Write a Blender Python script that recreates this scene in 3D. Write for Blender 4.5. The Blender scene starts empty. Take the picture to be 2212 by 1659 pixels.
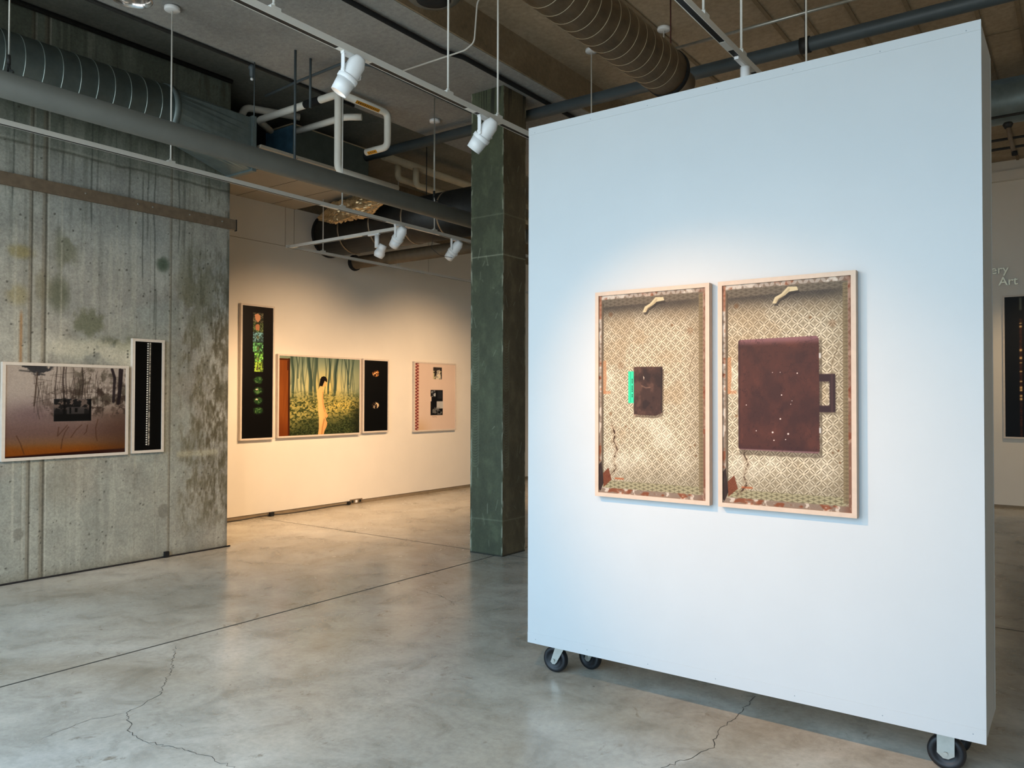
import bpy, math, random
import numpy as np
from mathutils import Vector, Matrix

random.seed(7)
SC = bpy.context.scene
COL = SC.collection
PI = math.pi

# ------------------------------------------------------------------ helpers
def lin(c):
    c = np.asarray(c, dtype=np.float64)
    if c.max() > 1.5:
        c = c / 255.0
    return np.where(c <= 0.04045, c / 12.92, ((c + 0.055) / 1.055) ** 2.4)

def L(r, g, b):
    v = lin((r, g, b)) if max(r, g, b) > 1.5 else lin((r * 255.0, g * 255.0, b * 255.0))
    return (float(v[0]), float(v[1]), float(v[2]), 1.0)

def tag(o, label=None, cat=None, group=None, kind=None):
    if label: o['label'] = label
    if cat: o['category'] = cat
    if group: o['group'] = group
    if kind: o['kind'] = kind
    return o

def thing(name, label, cat, loc=(0, 0, 0), group=None):
    o = bpy.data.objects.new(name, None)
    o.empty_display_size = 0.1
    o.location = loc
    COL.objects.link(o)
    return tag(o, label, cat, group)

def wloc(o):
    p = Vector((0, 0, 0))
    while o is not None:
        p += o.location
        o = o.parent
    return p

class MB:
    """collects shapes in world space; build() links them as one mesh"""
    def __init__(s):
        s.v = []; s.f = []; s.sm = []
    def add(s, vs, fs, smooth=False):
        b = len(s.v)
        s.v += [tuple(p) for p in vs]
        s.f += [tuple(i + b for i in f) for f in fs]
        s.sm += [smooth] * len(fs)
        return s
    def box(s, x0, x1, y0, y1, z0, z1):
        vs = [(x0,y0,z0),(x1,y0,z0),(x1,y1,z0),(x0,y1,z0),(x0,y0,z1),(x1,y0,z1),(x1,y1,z1),(x0,y1,z1)]
        return s.add(vs, [(0,3,2,1),(4,5,6,7),(0,1,5,4),(1,2,6,5),(2,3,7,6),(3,0,4,7)])
    def obox(s, c, ax, ay, az, hx, hy, hz):
        c = Vector(c); ax = Vector(ax)*hx; ay = Vector(ay)*hy; az = Vector(az)*hz
        vs = [c+ax*i+ay*j+az*k for k in (-1,1) for (i,j) in ((-1,-1),(1,-1),(1,1),(-1,1))]
        return s.add(vs, [(0,3,2,1),(4,5,6,7),(0,1,5,4),(1,2,6,5),(2,3,7,6),(3,0,4,7)])
    def lathe(s, o, axis, prof, n=24, smooth=True, closed=False):
        o = Vector(o); a = Vector(axis).normalized()
        t = Vector((0,0,1)) if abs(a.z) < .9 else Vector((1,0,0))
        e1 = a.cross(t).normalized(); e2 = a.cross(e1)
        vs = []; fs = []
        for (r, h) in prof:
            for k in range(n):
                g = 2*PI*k/n
                vs.append(o + a*h + e1*(r*math.cos(g)) + e2*(r*math.sin(g)))
        m = len(prof)
        for i in range(m-1 if not closed else m):
            i2 = (i+1) % m
            for k in range(n):
                k2 = (k+1) % n
                fs.append((i*n+k, i*n+k2, i2*n+k2, i2*n+k))
        s.add(vs, fs, smooth)
        if not closed:
            b = len(s.v) - len(vs)
            s.f.append(tuple(b+k for k in reversed(range(n)))); s.sm.append(False)
            s.f.append(tuple(b+(m-1)*n+k for k in range(n))); s.sm.append(False)
        return s
    def cyl(s, p0, p1, r, n=14, r1=None):
        p0 = Vector(p0); p1 = Vector(p1); d = p1-p0
        return s.lathe(p0, d, [(r, 0), (r if r1 is None else r1, d.length)], n)
    def tube(s, pts, r, n=12, radii=None):
        pts = [Vector(p) for p in pts]
        m = len(pts); vs = []; fs = []
        d0 = (pts[1]-pts[0]).normalized()
        up = Vector((0,0,1)) if abs(d0.z) < .9 else Vector((1,0,0))
        e = d0.cross(up).normalized()
        for i in range(m):
            if i == 0: d = (pts[1]-pts[0]).normalized()
            elif i == m-1: d = (pts[-1]-pts[-2]).normalized()
            else: d = ((pts[i]-pts[i-1]).normalized()+(pts[i+1]-pts[i]).normalized()).normalized()
            e = (e - d*e.dot(d)).normalized(); g = d.cross(e)
            rr = radii[i] if radii else r
            for k in range(n):
                t = 2*PI*k/n
                vs.append(pts[i] + e*(rr*math.cos(t)) + g*(rr*math.sin(t)))
        for i in range(m-1):
            for k in range(n):
                k2 = (k+1) % n
                fs.append((i*n+k, i*n+k2, (i+1)*n+k2, (i+1)*n+k))
        s.add(vs, fs, True)
        b = len(s.v)-len(vs)
        s.f.append(tuple(b+k for k in reversed(range(n)))); s.sm.append(False)
        s.f.append(tuple(b+(m-1)*n+k for k in range(n))); s.sm.append(False)
        return s
    def prism(s, poly, o, eu, ev, en, t):
        o = Vector(o); eu = Vector(eu); ev = Vector(ev); en = Vector(en); n = len(poly)
        vs = [o+eu*u+ev*v for u, v in poly] + [o+eu*u+ev*v+en*t for u, v in poly]
        fs = [tuple(range(n)), tuple(reversed(range(n, 2*n)))]
        fs += [(k, k+n, (k+1) % n+n, (k+1) % n) for k in range(n)]
        return s.add(vs, fs)
    def build(s, name, mat, parent=None, bevel=0.0):
        me = bpy.data.meshes.new(name)
        p = wloc(parent) if parent else Vector((0, 0, 0))
        me.from_pydata([(v[0]-p.x, v[1]-p.y, v[2]-p.z) for v in s.v], [], s.f)
        me.polygons.foreach_set('use_smooth', s.sm)
        me.materials.append(mat)
        me.validate(); me.update()
        # consistent outward normals
        import bmesh
        bm = bmesh.new(); bm.from_mesh(me)
        bmesh.ops.recalc_face_normals(bm, faces=bm.faces)
        bm.to_mesh(me); bm.free()
        o = bpy.data.objects.new(name, me)
        COL.objects.link(o)
        if parent: o.parent = parent
        if bevel:
            md = o.modifiers.new('edge', 'BEVEL'); md.width = bevel; md.segments = 2; md.limit_method = 'ANGLE'
        return o

def fillet(pts, r, k=6):
    pts = [Vector(p) for p in pts]; out = [pts[0]]
    for i in range(1, len(pts)-1):
        a = (pts[i-1]-pts[i]).normalized(); b = (pts[i+1]-pts[i]).normalized()
        p0 = pts[i]+a*r; p1 = pts[i]+b*r
        for j in range(k+1):
            t = j/k
            out.append(p0*(1-t)**2 + pts[i]*2*t*(1-t) + p1*t*t)
    out.append(pts[-1])
    return out

# ------------------------------------------------------------------ numpy noise / paint
_T = np.random.RandomState(11).rand(256, 256)
def vnoise(x, y, seed=0):
    x = x + seed*17.31; y = y + seed*9.73
    xi = np.floor(x).astype(int); yi = np.floor(y).astype(int)
    fx = x-xi; fy = y-yi
    fx = fx*fx*(3-2*fx); fy = fy*fy*(3-2*fy)
    a = _T[xi % 256, yi % 256]; b = _T[(xi+1) % 256, yi % 256]
    c = _T[xi % 256, (yi+1) % 256]; d = _T[(xi+1) % 256, (yi+1) % 256]
    return (a*(1-fx)+b*fx)*(1-fy) + (c*(1-fx)+d*fx)*fy
def fbm(x, y, oct=4, seed=0):
    s = 0; a = 1; t = 0
    for i in range(oct):
        s = s + a*vnoise(x*2**i, y*2**i, seed+i*3); t += a; a *= .55
    return s/t
def sst(a, b, x):
    t = np.clip((x-a)/(b-a), 0, 1)
    return t*t*(3-2*t)
def segd(U, V, pts):
    d = np.full(U.shape, 1e9)
    for (a, b), (c, e) in zip(pts[:-1], pts[1:]):
        vx, vy = c-a, e-b
        t = np.clip(((U-a)*vx+(V-b)*vy)/(vx*vx+vy*vy+1e-12), 0, 1)
        d = np.minimum(d, np.hypot(U-a-t*vx, V-b-t*vy))
    return d
def inpoly(U, V, poly):
    ins = np.zeros(U.shape, bool); n = len(poly)
    for i in range(n):
        x1, y1 = poly[i]; x2, y2 = poly[(i+1) % n]
        if y1 == y2: continue
        c = ((y1 > V) != (y2 > V)) & (U < (x2-x1)*(V-y1)/(y2-y1)+x1)
        ins ^= c
    return ins
def box01(U, V, u0, u1, v0, v1, e=.004):
    return sst(u0-e, u0+e, U)*(1-sst(u1-e, u1+e, U))*sst(v0-e, v0+e, V)*(1-sst(v1-e, v1+e, V))
class Cv:
    """paint canvas of sRGB 0..255"""
    def __init__(s, shape, c):
        s.a = np.zeros(shape+(3,)) + np.asarray(c, float)
    def mix(s, m, c):
        m = np.clip(np.asarray(m, float), 0, 1)[..., None]
        s.a = s.a*(1-m) + np.asarray(c, float)*m
    def mul(s, k):
        k = np.asarray(k, float)
        s.a = s.a*(k[..., None] if k.ndim == 2 else k)

def grid(name, o, eu, ev, us, vs, img, mat, parent=None):
    """painted flat sheet. img[iv, iu] sRGB; us, vs positions along eu, ev"""
    o = np.asarray(o, float); eu = np.asarray(eu, float); ev = np.asarray(ev, float)
    p = wloc(parent) if parent else Vector((0, 0, 0))
    o = o - np.array(p)
    nu, nv = len(us), len(vs)
    P = o + us[None, :, None]*eu + vs[:, None, None]*ev
    me = bpy.data.meshes.new(name)
    idx = np.arange(nu*nv).reshape(nv, nu)
    q = np.stack([idx[:-1, :-1], idx[:-1, 1:], idx[1:, 1:], idx[1:, :-1]], -1).reshape(-1, 4)
    me.vertices.add(nu*nv); me.vertices.foreach_set('co', P.reshape(-1).astype(np.float32))
    me.loops.add(q.size); me.loops.foreach_set('vertex_index', q.reshape(-1).astype(np.int32))
    me.polygons.add(len(q)); me.polygons.foreach_set('loop_start', (np.arange(len(q))*4).astype(np.int32))
    me.polygons.foreach_set('loop_total', np.full(len(q), 4, np.int32))
    me.update(calc_edges=True)
    at = me.color_attributes.new('pigment', 'FLOAT_COLOR', 'POINT')
    rgba = np.ones((nu*nv, 4), np.float32)
    rgba[:, :3] = lin(np.clip(img, 0, 255)/255.0*255.0 if img.max() > 1.5 else img).reshape(-1, 3)
    at.data.foreach_set('color', rgba.reshape(-1))
    me.materials.append(mat)
    ob = bpy.data.objects.new(name, me); COL.objects.link(ob)
    if parent: ob.parent = parent
    return ob

# ------------------------------------------------------------------ materials
def nodes(m):
    m.use_nodes = True
    return m.node_tree, m.node_tree.nodes['Principled BSDF']
def N(nt, t, **kw):
    n = nt.nodes.new(t)
    for k, v in kw.items():
        if k in n.inputs.keys(): n.inputs[k].default_value = v
        else: setattr(n, k, v)
    return n
def noise(nt, co, scale, detail=5, rough=.6, dist=0.0):
    n = N(nt, 'ShaderNodeTexNoise'); n.inputs['Scale'].default_value = scale
    n.inputs['Detail'].default_value = detail; n.inputs['Roughness'].default_value = rough
    n.inputs['Distortion'].default_value = dist
    nt.links.new(co, n.inputs['Vector']); return n.outputs['Fac']
def ramp(nt, fac, stops):
    r = N(nt, 'ShaderNodeValToRGB'); cr = r.color_ramp
    cr.elements[0].position, cr.elements[0].color = stops[0]
    cr.elements[1].position, cr.elements[1].color = stops[-1]
    for p, c in stops[1:-1]:
        e = cr.elements.new(p); e.color = c
    nt.links.new(fac, r.inputs['Fac']); return r.outputs['Color']
def mixc(nt, fac, a, b, mode='MIX'):
    m = N(nt, 'ShaderNodeMix'); m.data_type = 'RGBA'; m.blend_type = mode
    for s, v in ((m.inputs[0], fac), (m.inputs[6], a), (m.inputs[7], b)):
        if hasattr(v, 'node'): nt.links.new(v, s)
        else: s.default_value = v
    return m.outputs[2]
def math_(nt, op, a, b=None, c=None):
    m = N(nt, 'ShaderNodeMath'); m.operation = op
    for s, v in zip(m.inputs, (a, b, c)):
        if v is None: continue
        if hasattr(v, 'node'): nt.links.new(v, s)
        else: s.default_value = v
    return m.outputs[0]
def bump(nt, bs, h, strength=.2, dist=.01):
    b = N(nt, 'ShaderNodeBump'); b.inputs['Strength'].default_value = strength; b.inputs['Distance'].default_value = dist
    nt.links.new(h, b.inputs['Height']); nt.links.new(b.outputs['Normal'], bs.inputs['Normal'])
def objco(nt):
    return N(nt, 'ShaderNodeTexCoord').outputs['Object']

def plain(name, c, rough=.5, metal=0.0, var=.12, scale=20, bmp=.0, spec=.5):
    m = bpy.data.materials.new(name); nt, bs = nodes(m)
    co = objco(nt)
    f = noise(nt, co, scale, 4)
    c = np.array(c[:3])
    lo = tuple(np.clip(c*(1-var), 0, 1))+(1,); hi = tuple(np.clip(c*(1+var), 0, 1))+(1,)
    nt.links.new(ramp(nt, f, [(.3, lo), (.7, hi)]), bs.inputs['Base Color'])
    bs.inputs['Roughness'].default_value = rough; bs.inputs['Metallic'].default_value = metal
    bs.inputs['Specular IOR Level'].default_value = spec
    if bmp: bump(nt, bs, f, bmp, .004)
    return m
def emis(name, c, e):
    m = bpy.data.materials.new(name); nt, bs = nodes(m)
    bs.inputs['Base Color'].default_value = c
    bs.inputs['Emission Color'].default_value = c; bs.inputs['Emission Strength'].default_value = e
    return m
def painted(name, rough=.5, bmp=0.0, grain=.0, gscale=60, spec=.5):
    m = bpy.data.materials.new(name); nt, bs = nodes(m)
    a = N(nt, 'ShaderNodeVertexColor'); a.layer_name = 'pigment'
    c = a.outputs['Color']; co = objco(nt)
    if grain:
        f = noise(nt, co, gscale, 6, .7)
        g = ramp(nt, f, [(.3, (1-grain,)*3+(1,)), (.7, (1+grain,)*3+(1,))])
        c = mixc(nt, 1.0, c, g, 'MULTIPLY')
        if bmp: bump(nt, bs, f, bmp, .004)
    nt.links.new(c, bs.inputs['Base Color'])
    bs.inputs['Roughness'].default_value = rough
    bs.inputs['Specular IOR Level'].default_value = spec
    return m
def concrete(name, a, b, c, scale=1.2, rough=.85, stretch=None):
    m = bpy.data.materials.new(name); nt, bs = nodes(m)
    co = objco(nt)
    big = noise(nt, co, scale, 6, .62, .6); fine = noise(nt, co, 22, 5, .7); sp = noise(nt, co, 70, 2, .5)
    col = ramp(nt, big, [(.3, a), (.5, b), (.72, c)])
    col = mixc(nt, .55, col, ramp(nt, fine, [(.25, (.55, .55, .55, 1)), (.75, (1.35, 1.35, 1.35, 1))]), 'MULTIPLY')
    pit = ramp(nt, sp, [(.24, (.35, .33, .3, 1)), (.30, (1, 1, 1, 1))])
    col = mixc(nt, .8, col, pit, 'MULTIPLY')
    nt.links.new(col, bs.inputs['Base Color'])
    bs.inputs['Roughness'].default_value = rough
    bump(nt, bs, fine, .35, .01)
    return m

M = {}
M['white'] = plain('white_paint', L(190, 194, 195), .45, var=.015, scale=3)
M['drywall'] = plain('gallery_white_paint', L(232, 226, 214), .75, var=.02, scale=2)
M['trackwhite'] = plain('track_white_metal', L(214, 212, 204), .4, var=.03)
M['lampwhite'] = plain('lamp_white_enamel', L(232, 234, 234), .35, var=.02)
M['slot'] = plain('track_slot_black', L(10, 10, 10), .6)
M['maple'] = plain('pale_maple', L(200, 176, 154), .5, var=.05, scale=30)
M['maplew'] = plain('white_stained_maple', L(214, 202, 188), .5, var=.05, scale=30)
M['print'] = painted('photographic_paper', .45, spec=.15)
M['black'] = plain('black_rubber', L(14, 16, 20), .5, var=.2)
M['darkmetal'] = plain('dark_iron', L(40, 40, 38), .6, .3, .25)
M['steel'] = plain('zinc_steel', L(176, 176, 168), .35, .7, .1)
M['galv'] = plain('galvanised_sheet', L(118, 132, 132), .4, .4, .18, 7)
M['galvdull'] = plain('dull_galvanised_sheet', L(138, 122, 100), .36, .45, .28, 8)
M['graypipe'] = plain('grey_painted_pipe', L(90, 90, 83), .55, 0, .08, 6)
M['bluepipe'] = plain('slate_painted_pipe', L(74, 84, 88), .5, .1, .12, 6)
M['pvc'] = plain('white_pipe_jacket', L(238, 236, 226), .5, 0, .05, 6)
M['tanpipe'] = plain('aged_pipe_jacket', L(210, 194, 162), .6, 0, .1, 6)
M['bluebox'] = plain('blue_steel_casing', L(96, 146, 178), .55, .1, .2, 8)
M['greenbox'] = plain('dull_grey_casing', L(104, 114, 106), .6, .2, .15, 8)
M['blackbox'] = plain('black_insulation', L(16, 16, 16), .9, 0, .3, 30)
M['foil'] = plain('crumpled_foil', L(190, 165, 125), .3, .6, .25, 12)
M['orange'] = plain('orange_label', L(214, 150, 30), .6, 0, .06)
M['labelink'] = plain('dark_label_ink', L(80, 30, 10), .6)
M['soffit'] = plain('tan_ceiling_board', L(172, 164, 148), .8, 0, .05, 3)
M['wood'] = plain('brown_wood_strip', L(118, 100, 80), .7, 0, .18, 14)
M['crack'] = plain('crack_dark', L(58, 54, 46), .9)
M['joint'] = plain('joint_filler', L(62, 58, 50), .8)
M['cable'] = plain('black_cable', L(18, 20, 26), .5)
M['chrome'] = plain('polished_reflector', L(210, 205, 200), .15, .95, .03)
M['glow'] = emis('lit_lens', (1, .62, .32, 1), 9)
M['signmetal'] = plain('brushed_letter_metal', L(200, 190, 165), .35, .6, .06)
M['base'] = plain('base_board_grey', L(140, 124, 100), .6, 0, .12, 10)
M['slab'] = concrete('ceiling_slab_concrete', L(138, 138, 135), L(156, 156, 152), L(170, 169, 163), .7)
M['slabbrown'] = concrete('ceiling_brown_concrete', L(150, 132, 108), L(168, 150, 124), L(186, 168, 142), .9)
M['concside'] = concrete('beam_brown_concrete', L(118, 102, 78), L(138, 120, 94), L(156, 138, 112), 1.4)
M['rough'] = painted('stained_concrete', .8, .5, .27, 55)
M['colpaint'] = painted('worn_column_concrete', .55, .25, .15, 50)

# polished floor
def floor_mat():
    m = bpy.data.materials.new('polished_concrete'); nt, bs = nodes(m); co = objco(nt)
    big = noise(nt, co, .55, 6, .62, .8); mid = noise(nt, co, 2.8, 7, .7, .6); fine = noise(nt, co, 30, 4, .7)
    col = ramp(nt, big, [(.28, L(160, 150, 132)), (.45, L(180, 173, 158)), (.58, L(190, 185, 172)), (.75, L(206, 203, 193))])
    col = mixc(nt, .75, col, ramp(nt, mid, [(.3, (.56, .54, .5, 1)), (.5, (1, 1, 1, 1)), (.72, (1.3, 1.29, 1.28, 1))]), 'MULTIPLY')
    col = mixc(nt, .4, col, ramp(nt, fine, [(.3, (.75, .75, .75, 1)), (.7, (1.2, 1.2, 1.2, 1))]), 'MULTIPLY')
    sp = N(nt, 'ShaderNodeTexVoronoi'); sp.inputs['Scale'].default_value = 5.0; nt.links.new(co, sp.inputs['Vector'])
    spot = ramp(nt, sp.outputs['Distance'], [(.034, (.25, .22, .18, 1)), (.05, (1, 1, 1, 1))])
    msk = noise(nt, co, 1.7, 3)
    col = mixc(nt, ramp(nt, msk, [(.5, (0, 0, 0, 1)), (.62, (1, 1, 1, 1))]), col, mixc(nt, 1.0, col, spot, 'MULTIPLY'))
    st = noise(nt, co, 5.5, 7, .76, .8)
    col = mixc(nt, ramp(nt, st, [(.60, (0, 0, 0, 1)), (.70, (.7, .7, .7, 1))]), col, L(118, 104, 82))
    nt.links.new(col, bs.inputs['Base Color'])
    r = ramp(nt, mid, [(.3, (.3, .3, .3, 1)), (.7, (.2, .2, .2, 1))])
    nt.links.new(r, bs.inputs['Roughness'])
    bs.inputs['Specular IOR Level'].default_value = .55
    bump(nt, bs, mid, .04, .004)
    return m
M['floor'] = floor_mat()

SKY_STRENGTH = 6.6
# ------------------------------------------------------------------ room dimensions (metres)
XL, XW, XR = -7.5, -8.95, 6.0      # concrete wall face, white wall face, right wall
YB, YF = -1.6, 13.8                # wall with the windows, far wall
ZS, ZR, ZLc = 4.82, 5.17, 5.05     # low slab, right ceiling, left ceiling
def struct(o, label=None):
    return tag(o, label, None, None, 'structure')

# floor
fl = struct(MB().box(-9.3, XR+.2, YB-.2, YF+.2, -.15, 0).build('floor', M['floor']))
j = MB(); j.box(-4.9, -4.885, YB, 6.43, .0002, .0009); j.box(-4.9, -4.885, 6.83, YF, .0002, .0009)
j.build('control_joint', M['joint'], fl)
j = MB(); j.box(-8.9, -5.21, 6.54, 6.55, .0002, .0009); j.box(-4.79, XR, 6.54, 6.55, .0002, .0009)
j.build('control_joint', M['joint'], fl)
j = MB().box(-8.9, XR, .54, .552, .0002, .0009); j.build('control_joint', M['joint'], fl)
def crack(pts, w, seed, taper=True):
    rr = random.Random(seed); P = []
    for (a, b) in zip(pts[:-1], pts[1:]):
        n = max(2, int(math.dist(a, b)/.022))
        for k in range(n):
            t = k/n
            P.append((a[0]+(b[0]-a[0])*t+rr.uniform(-.012, .012), a[1]+(b[1]-a[1])*t+rr.uniform(-.012, .012)))
    P.append(pts[-1]); vs = []; fs = []
    for i, p in enumerate(P):
        q = P[min(i+1, len(P)-1)]; o = P[max(i-1, 0)]
        d = Vector((q[0]-o[0], q[1]-o[1], 0)); d = d.normalized() if d.length else Vector((1, 0, 0))
        nn = Vector((-d.y, d.x, 0)); ww = w*rr.uniform(.5, 1.1)*(min(1, (i+1)/5, (len(P)-i)/5) if taper else 1)
        vs += [(p[0]+nn.x*ww, p[1]+nn.y*ww, .0006), (p[0]-nn.x*ww, p[1]-nn.y*ww, .0006)]
    for i in range(len(P)-1): fs.append((2*i, 2*i+1, 2*i+3, 2*i+2))
    MB().add(vs, fs).build('crack', M['crack'], fl)
crack([(-4.79, 2.88), (-4.44, 2.65), (-4.08, 2.36), (-3.98, 2.13), (-3.74, 2.02), (-3.59, 2.0), (-3.35, 2.06), (-3.16, 2.09), (-3.03, 2.09), (-2.6, 1.8)], .002, 1)
crack([(-1.47, 4.3), (-1.44, 3.99), (-1.46, 3.74), (-1.41, 3.52), (-1.45, 3.37), (-1.5, 3.2), (-1.48, 2.9)], .0022, 2)
crack([(-4.63, 4.93), (-4.21, 4.86), (-3.95, 4.7)], .002, 3)
crack([(-3.98, 2.13), (-4.05, 1.95), (-4.0, 1.7)], .0015, 4)

# ceilings
struct(MB().box(-6.5, -4.48, YB, YF, ZS, 5.7).build('ceiling', M['slab']))
lf = struct(MB().box(-9.3, -6.5, YB, YF, ZLc, 5.7).build('ceiling', concrete('ceiling_dark_concrete', L(104, 104, 94), L(118, 118, 108), L(130, 130, 118), 1.1)))  # left ceiling in darker grey-green concrete
rc = struct(MB().box(-4.48, XR+.2, YB, YF+.2, ZR, 5.7).build('ceiling', M['slabbrown']))
# brown weathered beam cheek and its shadow groove at the slab's right edge
struct(MB().box(-4.48, -4.462, YB, YF, ZS+.004, ZR).build('ceiling_beam', M['concside']))
for x in (-3.85, -3.3, -2.86, -2.35, -2.08, -1.71, -1.27, -.77, -.46, .1, .6, 1.2):
    MB().box(x-.018, x+.018, YB, YF, ZR-.014, ZR-.0005).build('form_ridge', M['concside'], rc)
for y in (5.2, 8.9, 11.6):
    MB().box(-4.46, XR, y-.012, y+.012, ZR-.008, ZR-.0005).build('form_ridge', M['concside'], rc)

# ---- concrete wall on the left (painted sheet on a solid core)
struct(MB().box(XW-.2, XL-.004, YB, 5.09, 0, ZLc).build('wall_left', M['slab']))
us = np.concatenate([np.arange(YB, 2.3, .06), np.arange(2.3, 5.09, .009), [5.09]])
vs_ = np.concatenate([np.arange(0, ZLc, .0095), [ZLc]])
U, V = np.meshgrid(us, vs_)
def wall_paint(U, V):
    c = Cv(U.shape, (153, 149, 138))
    n1 = fbm(U*1.1, V*1.0, 5, 1); n2 = fbm(U*5, V*4, 4, 5); n3 = fbm(U*22, V*18, 3, 9)
    c.mix(sst(.45, .65, n1)*.7, (172, 170, 158)); c.mix(sst(.52, .3, n1)*.7, (138, 144, 136))
    c.mul(.86+.28*n2); c.mul(.93+.14*n3)
    # blue-grey middle bay, foot tinted with the lamps' warm light
    c.mix(sst(1.3, .2, V)*.45*(.5+n2*.5), (178, 170, 150))
    c.mix(box01(U, V, 3.27, 4.4, 2.3, 3.8, .12)*.25, (150, 158, 160))
    # greenish upper part with drips
    up = sst(3.6, 4.3, V)
    c.mix(up*.75, (96, 104, 90)); c.mix(up*sst(.45, .6, fbm(U*9, V*1.2, 4, 21))*.55, (74, 80, 66))
    st = fbm(U*26, V*.9, 4, 31); c.mix(sst(.6, .72, st)*sst(1.4, 4, V)*.28, (86, 90, 78))
    c.mix(sst(.64, .72, fbm(U*16, V*.7, 4, 37))*.3, (190, 188, 172))
    # board lines every so often
    for k, y in enumerate((2.55, 3.05, 3.33, 3.42, 3.58, 3.7, 3.98, 4.06, 4.2, 4.27, 4.62, 4.8, 4.93)):
        w = .0045; c.mix(np.exp(-((U-y-.006*(vnoise(V*3, V*0+k, 3)-.5))/w)**2)*.28*sst(.25, .55, vnoise(V*1.3, V*0+k, 8)), (100, 98, 84))
    # long dark runs
    for y, z0, z1, k in ((3.62, 3.1, 4.6, .8), (3.68, 3.3, 4.7, .5), (3.98, 3.2, 4.6, .45), (4.12, 2.62, 3.7, .65), (4.17, 3.05, 3.8, .6), (4.24, 2.2, 4.4, .65), (4.26, 1.9, 2.6, .5), (2.95, 3.2, 4.6, .7), (3.36, 3.4, 4.7, .5), (4.5, 3.0, 4.4, .6), (4.57, 2.9, 3.7, .4), (4.8, 3.6, 4.9, .5), (3.85, 3.7, 4.9, .5)):
        yy = y+.03*(fbm(V*2.2, V*0+y*9, 3, 4)-.5)
        c.mix(np.exp(-((U-yy)/.006)**2)*sst(z0, z0+.25, V)*(1-sst(z1, z1+.2, V))*k, (58, 62, 54))
    # pour line near the top
    zz = 3.84+.03*(fbm(U*3, U*0, 3, 2)-.5)
    c.mix(np.exp(-((V-zz)/.012)**2)*.75*(.4+.6*vnoise(U*14, V*0, 6)), (66, 64, 52))
    c.mix(sst(zz-.015, zz+.015, V)*.22, (92, 100, 92))
    c.mix(np.exp(-((V-zz-.02)/.01)**2)*.4*vnoise(U*5, V*0, 12), (196, 190, 172))
    # dark mould patches
    def blot(y, z, ry, rz, k, col, f=6, sd=0, th=.5):
        d = np.hypot((U-y)/ry, (V-z)/rz); nn = fbm(U*f, V*f*.8, 5, 40+sd)
        c.mix(sst(1.1, .3, d)*sst(th-.08, th+.1, nn+.22*(1-d))*k, col)
    blot(3.62, 2.3, .28, .22, .7, (96, 98, 74), 6, 1, .5); blot(3.95, 2.12, .35, .1, .75, (92, 94, 72), 7, 2, .5)
    blot(3.34, 2.55, .12, .22, .7, (88, 90, 68), 8, 3, .5); blot(3.4, 2.95, .14, .3, .6, (104, 104, 80), 8, 4)
    blot(4.33, 2.95, .09, .1, .9, (76, 88, 70), 7, 5, .42); blot(3.2, 2.6, .1, .2, .4, (110, 104, 74), 9, 6)
    sk = fbm(U*60, V*18, 5, 77); sk2 = fbm(U*9, V*5, 5, 79); rg = sst(4.46, 4.6, U)*sst(.1, .5, V)*sst(3.3, 2.3, V)
    c.mix(rg*sst(.32, .72, sk)*sst(.4, .56, sk2)*.6, (88, 80, 58)); c.mix(rg*sst(.45, .7, sk2)*.35, (104, 98, 74))
    rg = np.exp(-((U-4.86)/.16)**2)*np.exp(-((V-1.25)/.6)**2); c.mix(rg*sst(.3, .74, sk)*.65, (78, 70, 50))
    rg = np.exp(-((U-4.97)/.1)**2)*sst(.2, .8, V)*sst(3.4, 2.4, V); c.mix(rg*sst(.4, .6, .5*sk+.5*sk2)*.6, (80, 74, 54))
    blot(4.7, 2.7, .3, .6, .6, (110, 106, 82), 8, 16, .5); blot(3.02, 2.88, .14, .08, .7, (148, 134, 84), 9, 17, .4)
    blot(3.0, 2.5, .12, .12, .6, (150, 138, 96), 8, 18, .42); blot(3.3, .9, .5, .4, .3, (140, 132, 112), 4, 19)
    # light efflorescence band
    blot(3.7, 2.05, .7, .14, .7, (206, 200, 178), 9, 20, .45); blot(4.1, 1.95, .4, .1, .6, (204, 196, 174), 9, 21, .45)
    blot(3.4, 1.3, .5, .5, .4, (188, 184, 168), 5, 22)
    c.mix(sst(.62, .72, fbm(U*30, V*5, 3, 50))*sst(4.45, 4.75, U)*.35*sst(.3, 1, V), (74, 70, 50))
    # vertical fins: brown-edged grooves with a pale lip
    for y, w, k in ((3.11, .0075, .95), (3.225, .0095, .9), (4.425, .006, .6)):
        d = U-y
        c.mix(np.exp(-(d/w)**2)*k*(.75+.25*vnoise(V*9, V*0+y, 3)), (64, 58, 46))
        c.mix(np.exp(-((d+w*2.2)/(w*1.2))**2)*.45, (110, 96, 74))
        c.mix(np.exp(-((d-w*1.9)/(w*.6))**2)*.6, (198, 196, 180))
    for y, z0, z1 in ((2.98, .3, 3.2), (3.0, 1.9, 2.4), (3.06, .2, 2.0), (3.36, 2.0, 3.6), (4.06, .9, 1.5)):
        c.mix(np.exp(-((U-y)/.007)**2)*box01(U, V, 0, 9, z0, z1, .1)*.5, (196, 190, 172))
    c.mix(np.exp(-((U-3.03)/.012)**2)*box01(U, V, 0, 9, 1.9, 2.35, .05)*.7, (160, 110, 60))
    # worn patches at the right end, gouges, tie holes and bug holes
    c.mix(np.exp(-((U-5.08)/.02)**2)*.6*vnoise(V*12, V*0, 3), (60, 56, 42))
    c.mix(box01(U, V, 4.5, 4.97, 1.0, 1.06, .02)*.6, (180, 174, 148))
    for y, z, r, k in ((4.36, .47, .055, .5), (4.345, 1.84, .03, .7), (3.03, .42, .04, .5)):
        c.mix(sst(1.15, .9, np.hypot((U-y)/r, (V-z)/(r*1.3)))*k, (112, 108, 96))
    rs = np.random.RandomState(5)
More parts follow.
